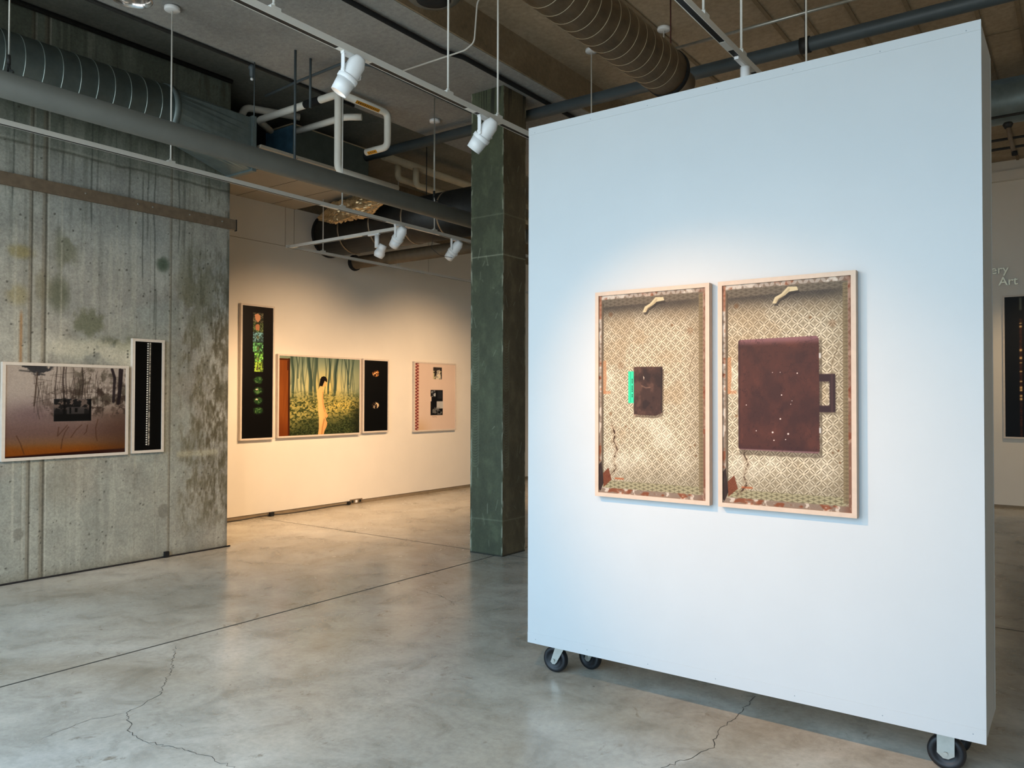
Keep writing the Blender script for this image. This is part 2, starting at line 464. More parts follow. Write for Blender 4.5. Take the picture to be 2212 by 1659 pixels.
    for i in range(330):
        y = rs.uniform(2.3, 5.05); z = rs.uniform(.05, 4.2)*rs.uniform(.5, 1)**.8; r = rs.uniform(.004, .0095)
        m = (np.abs(us-y) < .03); mv = (np.abs(vs_-z) < .03)
        if not m.any() or not mv.any(): continue
        sub = np.ix_(mv, m); d = np.hypot(U[sub]-y, V[sub]-z)
        k = (sst(r*1.3, r*.5, d)*.8)[..., None]; c.a[sub] = c.a[sub]*(1-k)+np.array((52, 50, 42))*k
    for y in (3.66, 3.98): 
        for z in (2.06, 2.03, 2.0): c.mix(sst(.011, .005, np.hypot(U-y, V-z))*.9, (40, 40, 34))
    c.mix(sst(.12, 0, V)*.5*(.4+.6*n2), (110, 102, 80))
    return c.a
struct(grid('wall_left_face', (XL, 0, 0), (0, 1, 0), (0, 0, 1), us, vs_, wall_paint(U, V), M['rough']))

# ---- white gallery wall, far wall, right wall, window wall
ww = struct(MB().box(XW-.2, XW, 5.09, YF, .055, 4.26).build('wall_gallery', M['drywall']))
struct(MB().box(XW-.2, XW-.012, 5.09, YF, 4.26, ZLc).build('wall_gallery_top', M['concside']))
sm = MB()
sm.box(XW, XW+.0015, 5.1, YF, 3.705, 3.711)
for y in (6.95, 7.1, 8.26, 9.9): sm.box(XW, XW+.0015, y, y+.006, 3.71, 4.26)
sm.build('wall_seam', plain('seam_tone', L(150, 138, 116), .8), ww)  # thin darker lines along the board joints
MB().box(XW+.0005, XW+.0015, 9.42, 9.45, .06, 4.2)
struct(MB().box(XW-.2, XW-.01, 5.09, YF, 0, .055).build('baseboard_gallery', M['base']))
struct(MB().box(XW, XR+.2, YF, YF+.2, .04, 5.17).build('wall_far', M['drywall']))
struct(MB().box(XW, XR+.2, YF+.005, YF+.2, 0, .04).build('baseboard_far', M['base']))
struct(MB().box(XR, XR+.2, YB, YF, 0, ZR).build('wall_right', M['drywall']))
WIN = [(-7.35, -4.75), (-4.55, -1.95), (-1.75, .85)]
wb = MB(); x = XW-.2
for a, b in WIN:
    wb.box(x, a, YB-.2, YB, 0, 5.17); wb.box(a, b, YB-.2, YB, 0, .25); wb.box(a, b, YB-.2, YB, 4.7, 5.17); x = b
wb.box(x, XR+.2, YB-.2, YB, 0, 5.17)
struct(wb.build('wall_back', M['drywall']))
for i, (a, b) in enumerate(WIN):
    f = MB()
    for xx in (a, (a+b)/2-.02, b-.04): f.box(xx, xx+.04, YB-.13, YB-.07, .25, 4.7)
    for z in (.25, 2.4, 4.66): f.box(a, b, YB-.13, YB-.07, z, z+.04)
    struct(f.build('window_%d' % (i+1), M['darkmetal']))

# soffit board over the gallery wall
sf = MB().box(XW, -7.0, 5.12, 7.12, 4.25, 4.28)
so = struct(sf.build('ceiling_soffit', M['soffit']))
for y in (5.6, 6.17, 6.72):
    MB().box(XW, -7.0, y-.004, y+.004, 4.2485, 4.2499).build('board_joint', M['slot'], so)

# ---- column (painted faces; front and right tints carry window light and warm bounce)
CX0, CX1, CY0, CY1 = -5.21, -4.79, 6.43, 6.83
struct(MB().box(CX0+.003, CX1-.003, CY0+.003, CY1-.003, 0, ZS).build('column', M['concside']))
def col_paint(w, seed, tint):
    us = np.linspace(0, w, 64); vs = np.linspace(0, ZS, 600); U, V = np.meshgrid(us, vs)
    c = Cv(U.shape, tint); n = fbm(U*3, V*1.6, 5, seed); n2 = fbm(U*12, V*7, 4, seed+3)
    c.mul(.82+.36*n); c.mul(.85+.3*n2)
    t = np.array(tint)
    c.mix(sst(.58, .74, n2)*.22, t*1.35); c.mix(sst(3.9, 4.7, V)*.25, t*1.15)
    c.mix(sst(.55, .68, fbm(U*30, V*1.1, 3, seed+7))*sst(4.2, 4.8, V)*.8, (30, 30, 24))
    for z in (3.08, .36, 3.5):
        c.mix(np.exp(-((V-z-.004*vnoise(U*30, V, 2))/.006)**2)*(.65 if z > 3.01 and z < 3.2 else .3), (170, 172, 150))
    c.mix(sst(.03, .0, U)*sst(.52, .66, fbm(U*40, V*9, 3, seed+1))*.8, (186, 190, 172))
    c.mix(sst(w-.025, w, U)*sst(.48, .62, fbm(U*40, V*9, 3, seed+2))*.8, (176, 178, 158))
    rs = np.random.RandomState(seed)
    for i in range(26):
        u0 = rs.uniform(.02, w-.02); v0 = rs.uniform(.05, 4.2); a = rs.uniform(-.05, .05); b = rs.uniform(-.12, .12)
        c.mix(np.exp(-(segd(U, V, [(u0, v0), (u0+a, v0+b)])/.004)**2)*rs.uniform(.2, .6), (168, 172, 152))
    # trowel arcs scraped down the left side of the face
    for k in range(46):
        v0 = .95+k*.028
        if 1.62 < v0 < 1.72: continue
        arc = np.hypot((U-.06), (V-v0)*1.0)
        c.mix(np.exp(-((arc-.05)/.004)**2)*sst(.06, .03, np.abs(V-v0+.02))*(V < v0)*.35, (150, 156, 136))
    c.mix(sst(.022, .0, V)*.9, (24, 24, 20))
    return us, vs, c.a
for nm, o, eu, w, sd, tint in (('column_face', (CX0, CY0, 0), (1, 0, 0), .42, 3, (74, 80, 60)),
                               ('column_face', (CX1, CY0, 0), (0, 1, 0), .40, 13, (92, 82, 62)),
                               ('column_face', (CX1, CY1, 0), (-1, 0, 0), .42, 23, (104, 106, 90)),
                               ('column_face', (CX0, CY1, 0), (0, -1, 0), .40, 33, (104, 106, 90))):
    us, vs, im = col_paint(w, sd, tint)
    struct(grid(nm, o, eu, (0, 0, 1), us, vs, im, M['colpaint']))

# ------------------------------------------------------------------ mobile display panel on casters
PX0, PX1, PY0, PY1, PZ0, PZ1 = -2.645, -.338, 3.80, 4.225, .19, 3.21
pan = thing('mobile_display_panel', 'tall white freestanding gallery panel rolling on black casters', 'display panel', ((PX0+PX1)/2, (PY0+PY1)/2, 0))
MB().box(PX0+.001, PX1-.001, PY0+.02, PY1-.02, PZ0+.012, PZ1-.012).build('core', M['white'], pan)
MB().box(PX0, PX1, PY0+.002, PY0+.02, PZ0+.002, PZ1-.002).build('front_sheet', M['white'], pan)
MB().box(PX0, PX1, PY0, PY0+.002, PZ1-.043, PZ1).build('top_batten', M['white'], pan)
MB().box(PX0, PX1, PY0, PY0+.002, PZ0, PZ0+.06).build('bottom_batten', M['white'], pan)
MB().box(PX0, PX1, PY1-.02, PY1, PZ0+.015, PZ1-.02).build('back_sheet', M['white'], pan)
MB().box(PX1-.006, PX1+.0, PY0+.024, PY0+.04, PZ0+.012, PZ1-.02).build('corner_bead', M['white'], pan)
sc_m = plain('screw_head', L(120, 132, 140), .4, .3)
for x in np.linspace(PX0+.05, PX1-.04, 7):
    for z in (PZ1-.03, PZ0+.03):
        MB().lathe((x+random.uniform(-.02, .02), PY0+.0005, z+random.uniform(-.006, .006)), (0, -1, 0), [(.0028, 0), (.002, .001)], 8).build('screw', sc_m, pan)

def caster(x, y, ang, lean):
    root = bpy.data.objects.new('caster', None); COL.objects.link(root); root.parent = pan
    root.location = Vector((x, y, 0))-wloc(pan)
    d = Vector((math.cos(ang), math.sin(ang), 0)); n = Vector((-d.y, d.x, 0)); up = Vector((0, 0, 1))
    R = .076; c = Vector((x, y, R)) + d*lean
    w = MB(); w.lathe(c - n*.022, n, [(.030, .006), (.046, .006), (.05, .0), (.066, .0), (R-.004, .004), (R, .012), (R, .032), (R-.004, .040), (.066, .044), (.05, .044), (.046, .038), (.03, .038)], 40)
    w.build('wheel', M['black'], root)
    f = MB()
    for s in (-1, 1):
        e = n*(s*.028); top = PZ0+.012-R
        if lean: poly = [(-.02, -.012), (-.008, -.024), (.008, -.024), (.02, -.012), (.006-lean, top), (-.062-lean+.0, top)]
        else: poly = [(-.034, -.002), (-.01, -.022), (.01, -.022), (.034, -.006), (.034, top), (-.034, top)]
        f.prism(poly, c+e-n*.0015, d, up, n, .003)
    cx = c - d*lean
    f.obox((cx.x, cx.y, PZ0+.009), d, n, up, .045, .04, .003)
    f.build('fork', M['steel'], root)
    a = MB().cyl(c-n*.038, c+n*.038, .009, 12); a.build('axle_bolt', M['steel'], root)
    return root
caster(-2.505, 3.945, math.radians(184), .035)
caster(-.50, 3.93, 0.0, 0.0)
caster(-2.37, 4.1, math.radians(172), .03)
caster(-.50, 4.13, 0.0, 0.0)

# ------------------------------------------------------------------ framed photographs
def framed(label, o, eu, en, w, h, fw, fd, img_fn, nu, nv, fm, group, rec=.008, gam=1.12, ss=1):
    """o: lower-left corner on the hanging surface; eu along the width, en out of the wall"""
    o = Vector(o); eu = Vector(eu); en = Vector(en); ez = Vector((0, 0, 1))
    r = thing('framed_photograph', label, 'picture', tuple(o+eu*(w/2)), group)
    m = MB()
    def P(u, v, d): return o+eu*u+ez*v+en*d
    for (a, b, c, d_) in (((0, 0), (w, 0), (w-fw, fw), (fw, fw)), ((w, 0), (w, h), (w-fw, h-fw), (w-fw, fw)),
                          ((w, h), (0, h), (fw, h-fw), (w-fw, h-fw)), ((0, h), (0, 0), (fw, fw), (fw, h-fw))):
        vs = [P(*a, .002), P(*b, .002), P(*c, .002), P(*d_, .002), P(*a, fd), P(*b, fd), P(*c, fd), P(*d_, fd)]
        m.add(vs, [(0,3,2,1),(4,5,6,7),(0,1,5,4),(1,2,6,5),(2,3,7,6),(3,0,4,7)])
    m.build('frame', fm, r)
    bk = MB().prism([(fw*.6, fw*.6), (w-fw*.6, fw*.6), (w-fw*.6, h-fw*.6), (fw*.6, h-fw*.6)], o+en*.003, eu, ez, en, fd-rec-.006)
    bk.build('backing_board', M['blackbox'], r)
    us = np.linspace(fw*.9, w-fw*.9, nu); vs = np.linspace(fw*.9, h-fw*.9, nv)
    Uu, Vv = np.meshgrid((np.arange(nu*ss)+.5)/(nu*ss), 1-(np.arange(nv*ss)+.5)/(nv*ss))
    im = 255*(np.clip(img_fn(Uu, Vv, (w-2*fw)/(h-2*fw)), 0, 255)/255)**gam
    if ss > 1: im = im.reshape(nv, ss, nu, ss, 3).mean((1, 3))
    grid('photograph', o+en*(fd-rec), eu, ez, us, vs, im, M['print'], r)
    return r

# --- what the photographs show
def lining(U, V, asp, per):
    """petal-and-lattice lining paper; per = cells across"""
    a = U*per; b = V/asp*per
    p = (a+b)/1.41421; q = (a-b)/1.41421
    fx = np.abs(p-np.round(p)); fy = np.abs(q-np.round(q))
    big = np.maximum(fx, fy); sml = np.minimum(fx, fy)
    wid = .215*(1-((.5-big)/.5)**2)
    light = sst(wid+.025, wid-.025, sml)
    bar = sst(.085, .05, sml)*sst(.13, .2, big)
    dot = sst(.09, .04, np.hypot(fx-.5, fy-.5))
    return light, bar, dot
def suitcase(U, V, asp, seed, left):
    c = Cv(U.shape, (206, 196, 176))
    x0, x1, y0, y1 = (.045, .95, .05, .935)
    n = fbm(U*5*asp, V*5, 5, seed); nf = fbm(U*60*asp, V*60, 3, seed+2)
    light, bar, dot = lining(U, V, asp, 16.4)
    c.mix(np.ones(U.shape), (160, 146, 122)); c.mix(light, (218, 204, 178)); c.mix(bar*.9, (106, 92, 72)); c.mix(dot*.6, (112, 98, 76))
    c.mix(sst(.58, .75, n)*.25, (150, 122, 86)); c.mix(sst(.5, .3, n)*.28, (240, 232, 214))
    # printed vignette of the picture itself
    c.mix(sst(.25, .0, V)*.3, (110, 96, 78))
    c.mix(sst(.16, .05, V)*.55, (84, 74, 62)); c.mix(sst(.8, .95, V)*.3, (96, 84, 62)); c.mix(np.exp(-((V-.06)/.03)**2)*box01(U, V, .05, .95, 0, 1)*.6, (52, 46, 42)); c.mix(sst(.78, .98, U)*.35, (120, 104, 80))
    c.mul(.94+.12*nf)
    # side walls of the case
    edge = fbm(U*12*asp, V*12, 4, seed+5)
    def strip(m, col, k, spot):
        c.mix(m*k, col)
        c.mix(m*sst(.55, .62, fbm(U*40*asp, V*26, 3, seed+spot))*.75, (214, 200, 184))
        c.mix(m*sst(.58, .7, fbm(U*22*asp, V*30, 3, seed+spot+4))*.8, (128, 66, 36))
    light2, _, _ = lining(U, V*2.6+.1, asp, 17.7)
    mb = box01(U, V, x0, x1, y1, .975, .003)
    c.mix(mb, (120, 110, 84)); c.mix(mb*light2*.8, (176, 166, 132))
    mt = box01(U, V, x0, x1, .02, y0+.012*(1-U), .004); c.mix(mt*.85, (96, 84, 70)); c.mix(mt*light2*.35, (150, 138, 118))
    mr = box01(U, V, x1-.015, .975, .03, .96, .004); c.mix(mr*.9, (112, 96, 70)); c.mix(mr*light2*.4, (160, 142, 108))
    ml = box01(U, V, .02, x0, .03, .96, .003); c.mix(ml*.9, (104, 90, 72))
    c.mix(np.exp(-((U-x0)/.005)**2)*box01(U, V, 0, 1, .04, .95)*.8, (70, 58, 44))
    rim = 1-box01(U, V, .028, .972, .022, .972, .004)
    strip(rim, (136, 116, 100), .95, 11); c.mix(rim*light*sst(.9, .2, V)*.5, (206, 196, 184))
    c.mix(rim*sst(.9, 1, U)*.5, (110, 56, 34)); c.mix(box01(U, V, 0, .03, 0, .12)*.6, (150, 84, 52))
    # torn flap low on the left
    zz = [(.135, .66), (.165, .70), (.15, .735), (.185, .775), (.165, .80), (.15, .835), (.175, .87), (.12, .905), (.1, .915)]
    if not left: zz = [(u+.03, v+.04) for u, v in zz]
    d = segd(U, V*1.0, zz)
    d = d+.02*(fbm(U*60, V*110, 4, 5)-.5); c.mix(sst(.03, .0, d)*.3, (140, 112, 84)); c.mix(sst(.006, .0, d)*.85, (64, 42, 26))
    c.mix(inpoly(U, V, [(.045, .90), (.1, .87), (.13, .93), (.05, .97)])*.85, (110, 52, 26))
    c.mix(inpoly(U, V, [(.0, .86), (.03, .84), (.05, .95), (.02, .99), (0, .98)])*.85, (44, 26, 20))
    # orange scuffs
    c.mix(inpoly(U, V, [(.045, .335), (.075, .33), (.08, .42), (.07, .5), (.045, .5)])*.75, (178, 128, 90))
    c.mix(box01(U, V, .05, .12, .485, .5, .006)*.6, (180, 118, 76)); c.mix(box01(U, V, .16, .25, .918, .926)*.8, (168, 88, 48))
    for u, v, r, k in ((.12, .1, .022, .5), (.7, .17, .012, .6), (.86, .2, .03, .35), (.27, .66, .008, .8), (.3, .67, .006, .8), (.9, .74, .008, .8), (.91, .79, .008, .8), (.86, .75, .007, .8), (.22, .36, .03, .25), (.12, .6, .015, .5)):
        c.mix(sst(r*1.3, r*.5, np.hypot(U-u, (V-v)/asp))*k, (110, 74, 44))
    c.mix(np.exp(-(segd(U, V, [(.9, .3), (.85, .38), (.86, .45), (.88, .5)])/.003)**2)*.5, (96, 76, 52))
    # cloth strap
    sx = .0 if left else -.02
    sp = [(.43+sx, .098), (.45+sx, .072), (.50+sx, .058), (.55+sx, .03), (.62+sx, .032), (.63+sx, .048), (.56+sx, .052), (.53+sx, .066), (.48+sx, .08), (.46+sx, .1)]
    c.mix(inpoly(U-.012, V-.012, sp)*.6, (40, 34, 30)); c.mix(inpoly(U, V, sp), (206, 188, 152))
    c.mix(np.exp(-(segd(U, V, [(.46+sx, .09), (.52+sx, .066), (.56+sx, .042)])/.006)**2)*.5, (150, 130, 100))
    if left:
        bk = [(.345, .372), (.355, .366), (.61, .368), (.615, .375), (.608, .592), (.55, .606), (.345, .602)]
        c.mix(inpoly(U-.012, V-.012, bk)*.55, (70, 56, 42))
        c.mix(box01(U, V, .293, .345, .388, .545, .002), (58, 206, 158)); c.mix(box01(U, V, .312, .318, .39, .54, .001)*.5, (30, 120, 96))
        for k in range(11):
            if k in (3, 8): continue
            c.mix(box01(U, V, .325, .337, .425+k*.0085, .4305+k*.0085, .001)*.8, (24, 70, 60))
        m = inpoly(U, V, bk); nb = fbm(U*14, V*22, 5, 60)
        c.mix(m, (70, 48, 40)); c.mix(m*sst(.5, .7, nb)*.6, (110, 80, 66)); c.mix(m*sst(.45, .3, nb)*.6, (44, 30, 26))
        c.mix(inpoly(U, V, [(.435, .41), (.445, .42), (.44, .432)]), (216, 196, 176))
        c.mix(np.exp(-(segd(U, V, [(.42, .46), (.46, .47), (.5, .468)])/.003)**2)*.6, (150, 120, 100))
        c.mix(box01(U, V, .598, .61, .375, .59, .002)*.6, (40, 28, 24)); c.mix(inpoly(U, V, [(.345, .6), (.39, .602), (.35, .607)]), (160, 130, 110))
    else:
        c.mix(box01(U, V, .145, .785, .27, .775, .004)*.45, (60, 48, 36))
        hd = box01(U, V, .76, .88, .415, .578, .003)*(1-box01(U, V, .765, .838, .447, .55, .004))
        c.mix(box01(U, V, .77, .887, .427, .588, .008)*(1-box01(U, V, .775, .84, .457, .566, .008))*.45, (70, 58, 42))
        c.mix(hd, (58, 36, 36)); c.mix(hd*np.exp(-((U-.855)/.008)**2)*.5, (96, 66, 62))
        bf = [(.135, .262), (.15, .255), (.745, .25), (.762, .262), (.765, .745), (.752, .756), (.15, .752), (.135, .745)]
        m = inpoly(U, V, bf).astype(float); nb = fbm(U*7, V*9, 5, 71)
        c.mix(m, (82, 47, 38)); c.mix(m*sst(.48, .68, nb)*.55, (104, 60, 46)); c.mix(m*sst(.48, .3, nb)*.6, (62, 36, 32))
        c.mix(m*sst(.29, .255, V)*.8, (150, 108, 112)); c.mix(m*sst(.725, .752, V)*.45, (60, 30, 34)); c.mix(m*sst(.16, .137, U)*.6, (54, 30, 32))
        c.mix(m*np.exp(-((V-.752)/.004)**2)*.6, (180, 150, 150))
        c.mix(m*np.exp(-((fbm(U*16, V*22, 4, 80)-.5)/.012)**2)*.35, (44, 24, 24))
        for u, v, r in ((.6, .41, .005), (.48, .505, .005), (.47, .61, .006), (.41, .67, .007), (.53, .675, .007), (.51, .70, .004), (.42, .705, .005), (.41, .405, .003), (.47, .405, .003), (.56, .53, .003), (.2, .55, .004), (.28, .665, .004), (.55, .545, .003)):
            c.mix(sst(r*1.3, r*.6, np.hypot(U-u, (V-v)/asp)), (236, 214, 204))
        c.mix(box01(U, V, .762, .776, .325, .347, .002), (196, 190, 182)); c.mix(box01(U, V, .762, .776, .645, .668, .002), (190, 184, 176))
    return c.a

def forest(U, V, asp):
    c = Cv(U.shape, (188, 196, 170))
    n = fbm(U*4, V*4, 5, 3)
    c.mix(sst(.0, .5, V)*.5, (214, 208, 160)); c.mix(sst(.25, .0, V)*.5, (120, 142, 132))
    c.mix(np.exp(-((U-.55)/.2)**2-((V-.42)/.22)**2)*.8, (250, 226, 150))
    c.mix(sst(.55, .7, n)*.35, (130, 148, 128)); c.mix(sst(.8, 1, U)*.3, (110, 124, 104))
    rs = np.random.RandomState(9)
    for i in range(30):
        u = rs.uniform(.13, 1); w = rs.uniform(.0025, .006); b = rs.uniform(.3, .6); s = rs.uniform(-.03, .03)
        c.mix(np.exp(-((U-u-s*V-.012*np.sin(V*9+i))/w)**2)*(V < b)*rs.uniform(.35, .75), (86, 104, 92))
    for u0, u1, w, b, k in ((.15, .17, .018, .55, .85), (.345, .385, .024, .62, .9), (.43, .42, .02, .56, .75), (.605, .59, .014, .48, .85), (.70, .66, .02, .5, .95), (.85, .845, .012, .5, .75), (.92, .86, .008, .4, .6), (.2, .22, .01, .28, .7), (.8, .86, .008, .35, .7), (.26, .3, .008, .55, .6)):
        uu = u0+(u1-u0)*V/b+.006*np.sin(V*14+u0*30)
        c.mix(sst(w, w*.7, np.abs(U-uu))*(V < b)*k, (78, 100, 92)); c.mix(np.exp(-((U-uu+w*.6)/(w*.3))**2)*(V < b)*.45, (150, 164, 140))
    # understorey
    lv = fbm(U*52, V*62, 4, 12); l2 = fbm(U*90, V*100, 3, 14)
    g = sst(.34+.1*n, .62, V)
    c.mix(g*.85, (146, 146, 92)); c.mix(g*sst(.5, .62, lv)*.8, (206, 194, 128)); c.mix(g*sst(.5, .36, lv)*.85, (66, 80, 46))
    c.mix(g*np.exp(-((U-.72)/.25)**2-((V-.63)/.13)**2)*sst(.42, .6, l2)*.8, (240, 216, 128))
    dk = sst(.68, .95, V+.16*(U-.5)+.15*(n-.5)); c.mix(dk*.75, (40, 54, 32)); c.mix(dk*sst(.55, .68, l2)*.7, (128, 140, 92))
    c.mix(sst(.85, 1, U)*sst(.4, .8, V)*.6, (36, 40, 24))
    # door at the left
    d = box01(U, V, -.1, .125, .035, 1.1, .003); c.mix(d, (150, 94, 44)); c.mix(d*sst(.4, .7, fbm(U*30, V*3, 3, 2))*.4, (176, 116, 58))
    c.mix(box01(U, V, .108, .128, .03, 1.1, .003)*.9, (70, 34, 10)); c.mix(box01(U, V, -.1, .12, .035, .055, .003)*.9, (96, 50, 16)); c.mix(d*sst(.7, 1, V)*.5, (120, 62, 18))
    c.mix(box01(U, V, .098, .105, .06, .18, .002)*.8, (60, 30, 12))
    # pale figure in profile, turned away to the right
    body = [(.475, .395), (.50, .375), (.525, .39), (.53, .43), (.525, .52), (.535, .60), (.55, .66), (.565, .71), (.585, .745), (.585, .77), (.565, .785), (.55, .765), (.56, .80), (.578, .85), (.57, .90), (.545, .95), (.53, 1.02), (.462, 1.02), (.472, .93), (.475, .84), (.472, .76), (.463, .68), (.466, .60), (.454, .53), (.447, .47), (.455, .425)]
    m = inpoly(U, V, body).astype(float)
    c.mix(m, (238, 206, 150)); c.mix(m*sst(.5, .575, U)*.35, (204, 150, 98)); c.mix(m*np.exp(-(segd(U, V, [(.522, .45), (.518, .55), (.53, .64), (.545, .70)])/.006)**2)*.55, (196, 142, 90))
    c.mix(m*np.exp(-(segd(U, V, [(.54, .8), (.52, .9), (.51, 1.0)])/.008)**2)*.6, (176, 122, 76)); c.mix(m*sst(.75, 1, V)*.25, (200, 150, 100))
    c.mix(inpoly(U, V, [(.535, .285), (.568, .31), (.57, .345), (.56, .372), (.535, .378), (.51, .385), (.505, .34)]), (226, 196, 140))
    c.mix(inpoly(U, V, [(.478, .34), (.487, .28), (.505, .25), (.535, .24), (.562, .255), (.575, .285), (.573, .32), (.56, .315), (.545, .30), (.528, .34), (.515, .375), (.49, .37), (.472, .385)]), (32, 22, 22))
    return c.a

def misty(U, V, asp):
    c = Cv(U.shape, (188, 176, 166))
    n = fbm(U*3, V*3, 5, 2)
    c.mix(sst(.4, .75, V)*.9, (126, 100, 92)); c.mix(sst(.72, .95, V)*.8, (150, 108, 60)); c.mix(sst(.84, .95, V+.05*(n-.5)-.04*(U-.4))*.85, (150, 88, 22))
    c.mix(sst(.95, .985, V-.06*(1-U)+.0)*.0, (30, 14, 10)); c.mix(sst(.955, .975, V+.03*(.5-U)*-1)*.9, (46, 14, 12))
    c.mix(np.exp(-((U-.2)/.28)**2-((V-.52)/.14)**2)*.5, (112, 88, 92)); c.mix(sst(.55, 1, U)*sst(.3, .6, V)*.55, (92, 66, 52))
    tw = fbm(U*24, V*20, 5, 6); c.mix(sst(.55, .66, tw)*sst(.1, .4, V)*sst(.62, .5, V)*sst(.2, .4, U)*.75, (84, 70, 62))
    c.mix(sst(.5, .66, fbm(U*13, V*11, 5, 8))*sst(.48, .6, U)*sst(.55, .3, V)*.7, (104, 96, 84))
    rs = np.random.RandomState(4)
    for i in range(70):
        u = rs.uniform(.22, .8); w = rs.uniform(.001, .0028); t = rs.uniform(.0, .25); b = rs.uniform(.35, .6); s = rs.uniform(-.08, .08)
        c.mix(np.exp(-((U-u-s*(V-.3)-.008*np.sin(V*18+i))/w)**2)*(V > t)*(V < b)*rs.uniform(.3, .7), (70, 58, 52))
    for k in range(30):
        u = rs.uniform(.25, .75); v = rs.uniform(.02, .4); a = rs.uniform(.04, .12)*rs.choice([-1, 1])
        c.mix(np.exp(-(segd(U, V, [(u, v), (u+a, v+rs.uniform(-.03, .06))])/.003)**2)*.45, (74, 64, 58))
    fo = fbm(U*18, V*14, 5, 33); c.mix(sst(.42, .62, fo)*sst(.2, .36, U)*np.exp(-((V-.42)/.13)**2)*.5, (84, 70, 62)); c.mix(sst(.45, .62, fo)*sst(.5, .62, U)*np.exp(-((V-.3)/.14)**2)*.7, (74, 60, 52))
    c.mul(.95+.1*fbm(U*150, V*110, 2, 35))
    # umbrella pine
    c.mix(sst(.95, .7, np.hypot((U-.25)/.12, (V-.03)/.085)+1.5*(fbm(U*26, V*30, 5, 9)-.5))*.85, (62, 62, 66)); c.mix(np.exp(-(segd(U, V, [(.11, .06), (.2, .07), (.3, .1)])/.008)**2)*.7, (70, 68, 68))
    c.mix(np.exp(-(segd(U, V, [(.245, .08), (.235, .25), (.222, .44)])/.006)**2)*.85, (84, 68, 58))
    for u, w in ((.395, .004), (.455, .007), (.478, .004), (.61, .005)):
        c.mix(np.exp(-((U-u-.006*np.sin(V*12+u*20))/w)**2)*sst(.62, .5, V)*.75, (70, 58, 54))
    for p, w in (([(.87, .02), (.895, .12), (.885, .4)], .016), ([(.945, .02), (.94, .25), (.93, .42)], .018), ([(.965, .02), (.955, .2), (.945, .35)], .01)):
        c.mix(sst(w, w*.6, segd(U, V, p))*.85, (52, 42, 46))
    for p in ([(.42, .68), (.41, .78), (.45, .72), (.49, .66)], [(.45, .82), (.47, .74), (.5, .68)], [(.52, .80), (.56, .72), (.61, .66)], [(.66, .66), (.65, .74), (.63, .77)], [(.75, .60), (.73, .70), (.735, .8), (.745, .85)], [(.09, .76), (.12, .84), (.15, .96)], [(.45, .82), (.44, .92)]):
        c.mix(np.exp(-(segd(U, V, p)/.0045)**2)*.55, (84, 54, 36))
    # inset dark photograph of a house
    m = box01(U, V, .378, .69, .365, .615, .003); c.mix(m, (44, 42, 42)); c.mix(m*sst(.5, .62, fbm(U*34, V*30, 4, 20))*sst(.52, .44, V)*.8, (150, 132, 122))
    c.mix(box01(U, V, .485, .63, .455, .535, .004)*.75, (92, 86, 84)); c.mix(box01(U, V, .475, .6, .443, .45, .002), (14, 14, 14)); c.mix(box01(U, V, .55, .572, .47, .515, .002), (18, 18, 18)); c.mix(box01(U, V, .505, .52, .46, .53, .002), (24, 24, 24))
    c.mix(box01(U, V, .378, .68, .535, .615, .004)*.7, (16, 16, 16)); c.mix(box01(U, V, .672, .69, .365, .615, .002), (14, 12, 12)); c.mix(box01(U, V, .455, .475, .36, .54, .004)*.8, (14, 14, 14)); c.mix(m*(1-box01(U, V, .381, .687, .369, .611, .001))*.5, (90, 96, 104))
    return c.a

def spine(U, V, asp):
    c = Cv(U.shape, (4, 4, 4)); cu = .53-.03*V
    for k in range(44):
        v = .02+k*.0215
        c.mix(sst(.036, .02, np.hypot(U-cu+.05, (V-v)/asp)), (240, 236, 226))
    nz = vnoise(U*14, V*120, 4); c.mix(np.exp(-((U-cu-.03)/.034)**2)*box01(U, V, 0, 1, .01, .955)*(.45+.6*nz), (222, 212, 194))
    return c.a
def filmstrip(U, V, asp):
    c = Cv(U.shape, (5, 4, 3)); c.mix(sst(.25, 0, V)*sst(.4, 1, U)*.6, (48, 30, 20))
    n = fbm(U*14, V*60, 4, 5); n2 = fbm(U*30, V*110, 3, 8)
    cols = [(120, 116, 92), (104, 120, 80), (120, 168, 176), (110, 180, 120), (130, 196, 96), (170, 206, 84)]
    for k in range(6):
        v0 = .05+k*.0745; u0, u1 = .35+(.05 if k > 3 else 0), .675
        m = box01(U, V, u0, u1, v0, v0+.0725, .004); c.mix(m, np.array(cols[k])*.55); c.mix(m*sst(.45, .6, n)*.9, cols[k]); c.mix(m*sst(.58, .68, n2)*.8, np.array(cols[k])*1.35)
        c.mix(m*sst(.5, .38, n2)*.6, (30, 46, 34))
    c.mix(inpoly(U, V, [(.40, .065), (.5, .055), (.58, .07), (.57, .105), (.5, .125), (.42, .10)]), (226, 168, 128))
    c.mix(inpoly(U, V, [(.42, .15), (.47, .135), (.55, .14), (.56, .165), (.54, .185), (.44, .18)]), (198, 140, 104))
    for v in (.235, .32, .4, .47): c.mix(sst(1, .5, np.hypot((U-.5)/.06, (V-v)/.018))*.6, (120, 110, 70))
    for k, v in enumerate((.56, .64, .715, .79)):
        d = np.hypot((U-.53)/.18, (V-v)/.034)
        c.mix(sst(1.1, .5, d+.7*(n-.5))*.85, (44, 84, 44)); c.mix(sst(1.0, .4, d)*sst(.56, .66, n2)*.8, (110, 150, 90))
    for v in (.63, .705): c.mix(sst(1, .6, np.hypot((U-.48)/.05, (V-v)/.006)), (226, 210, 190))
    return c.a
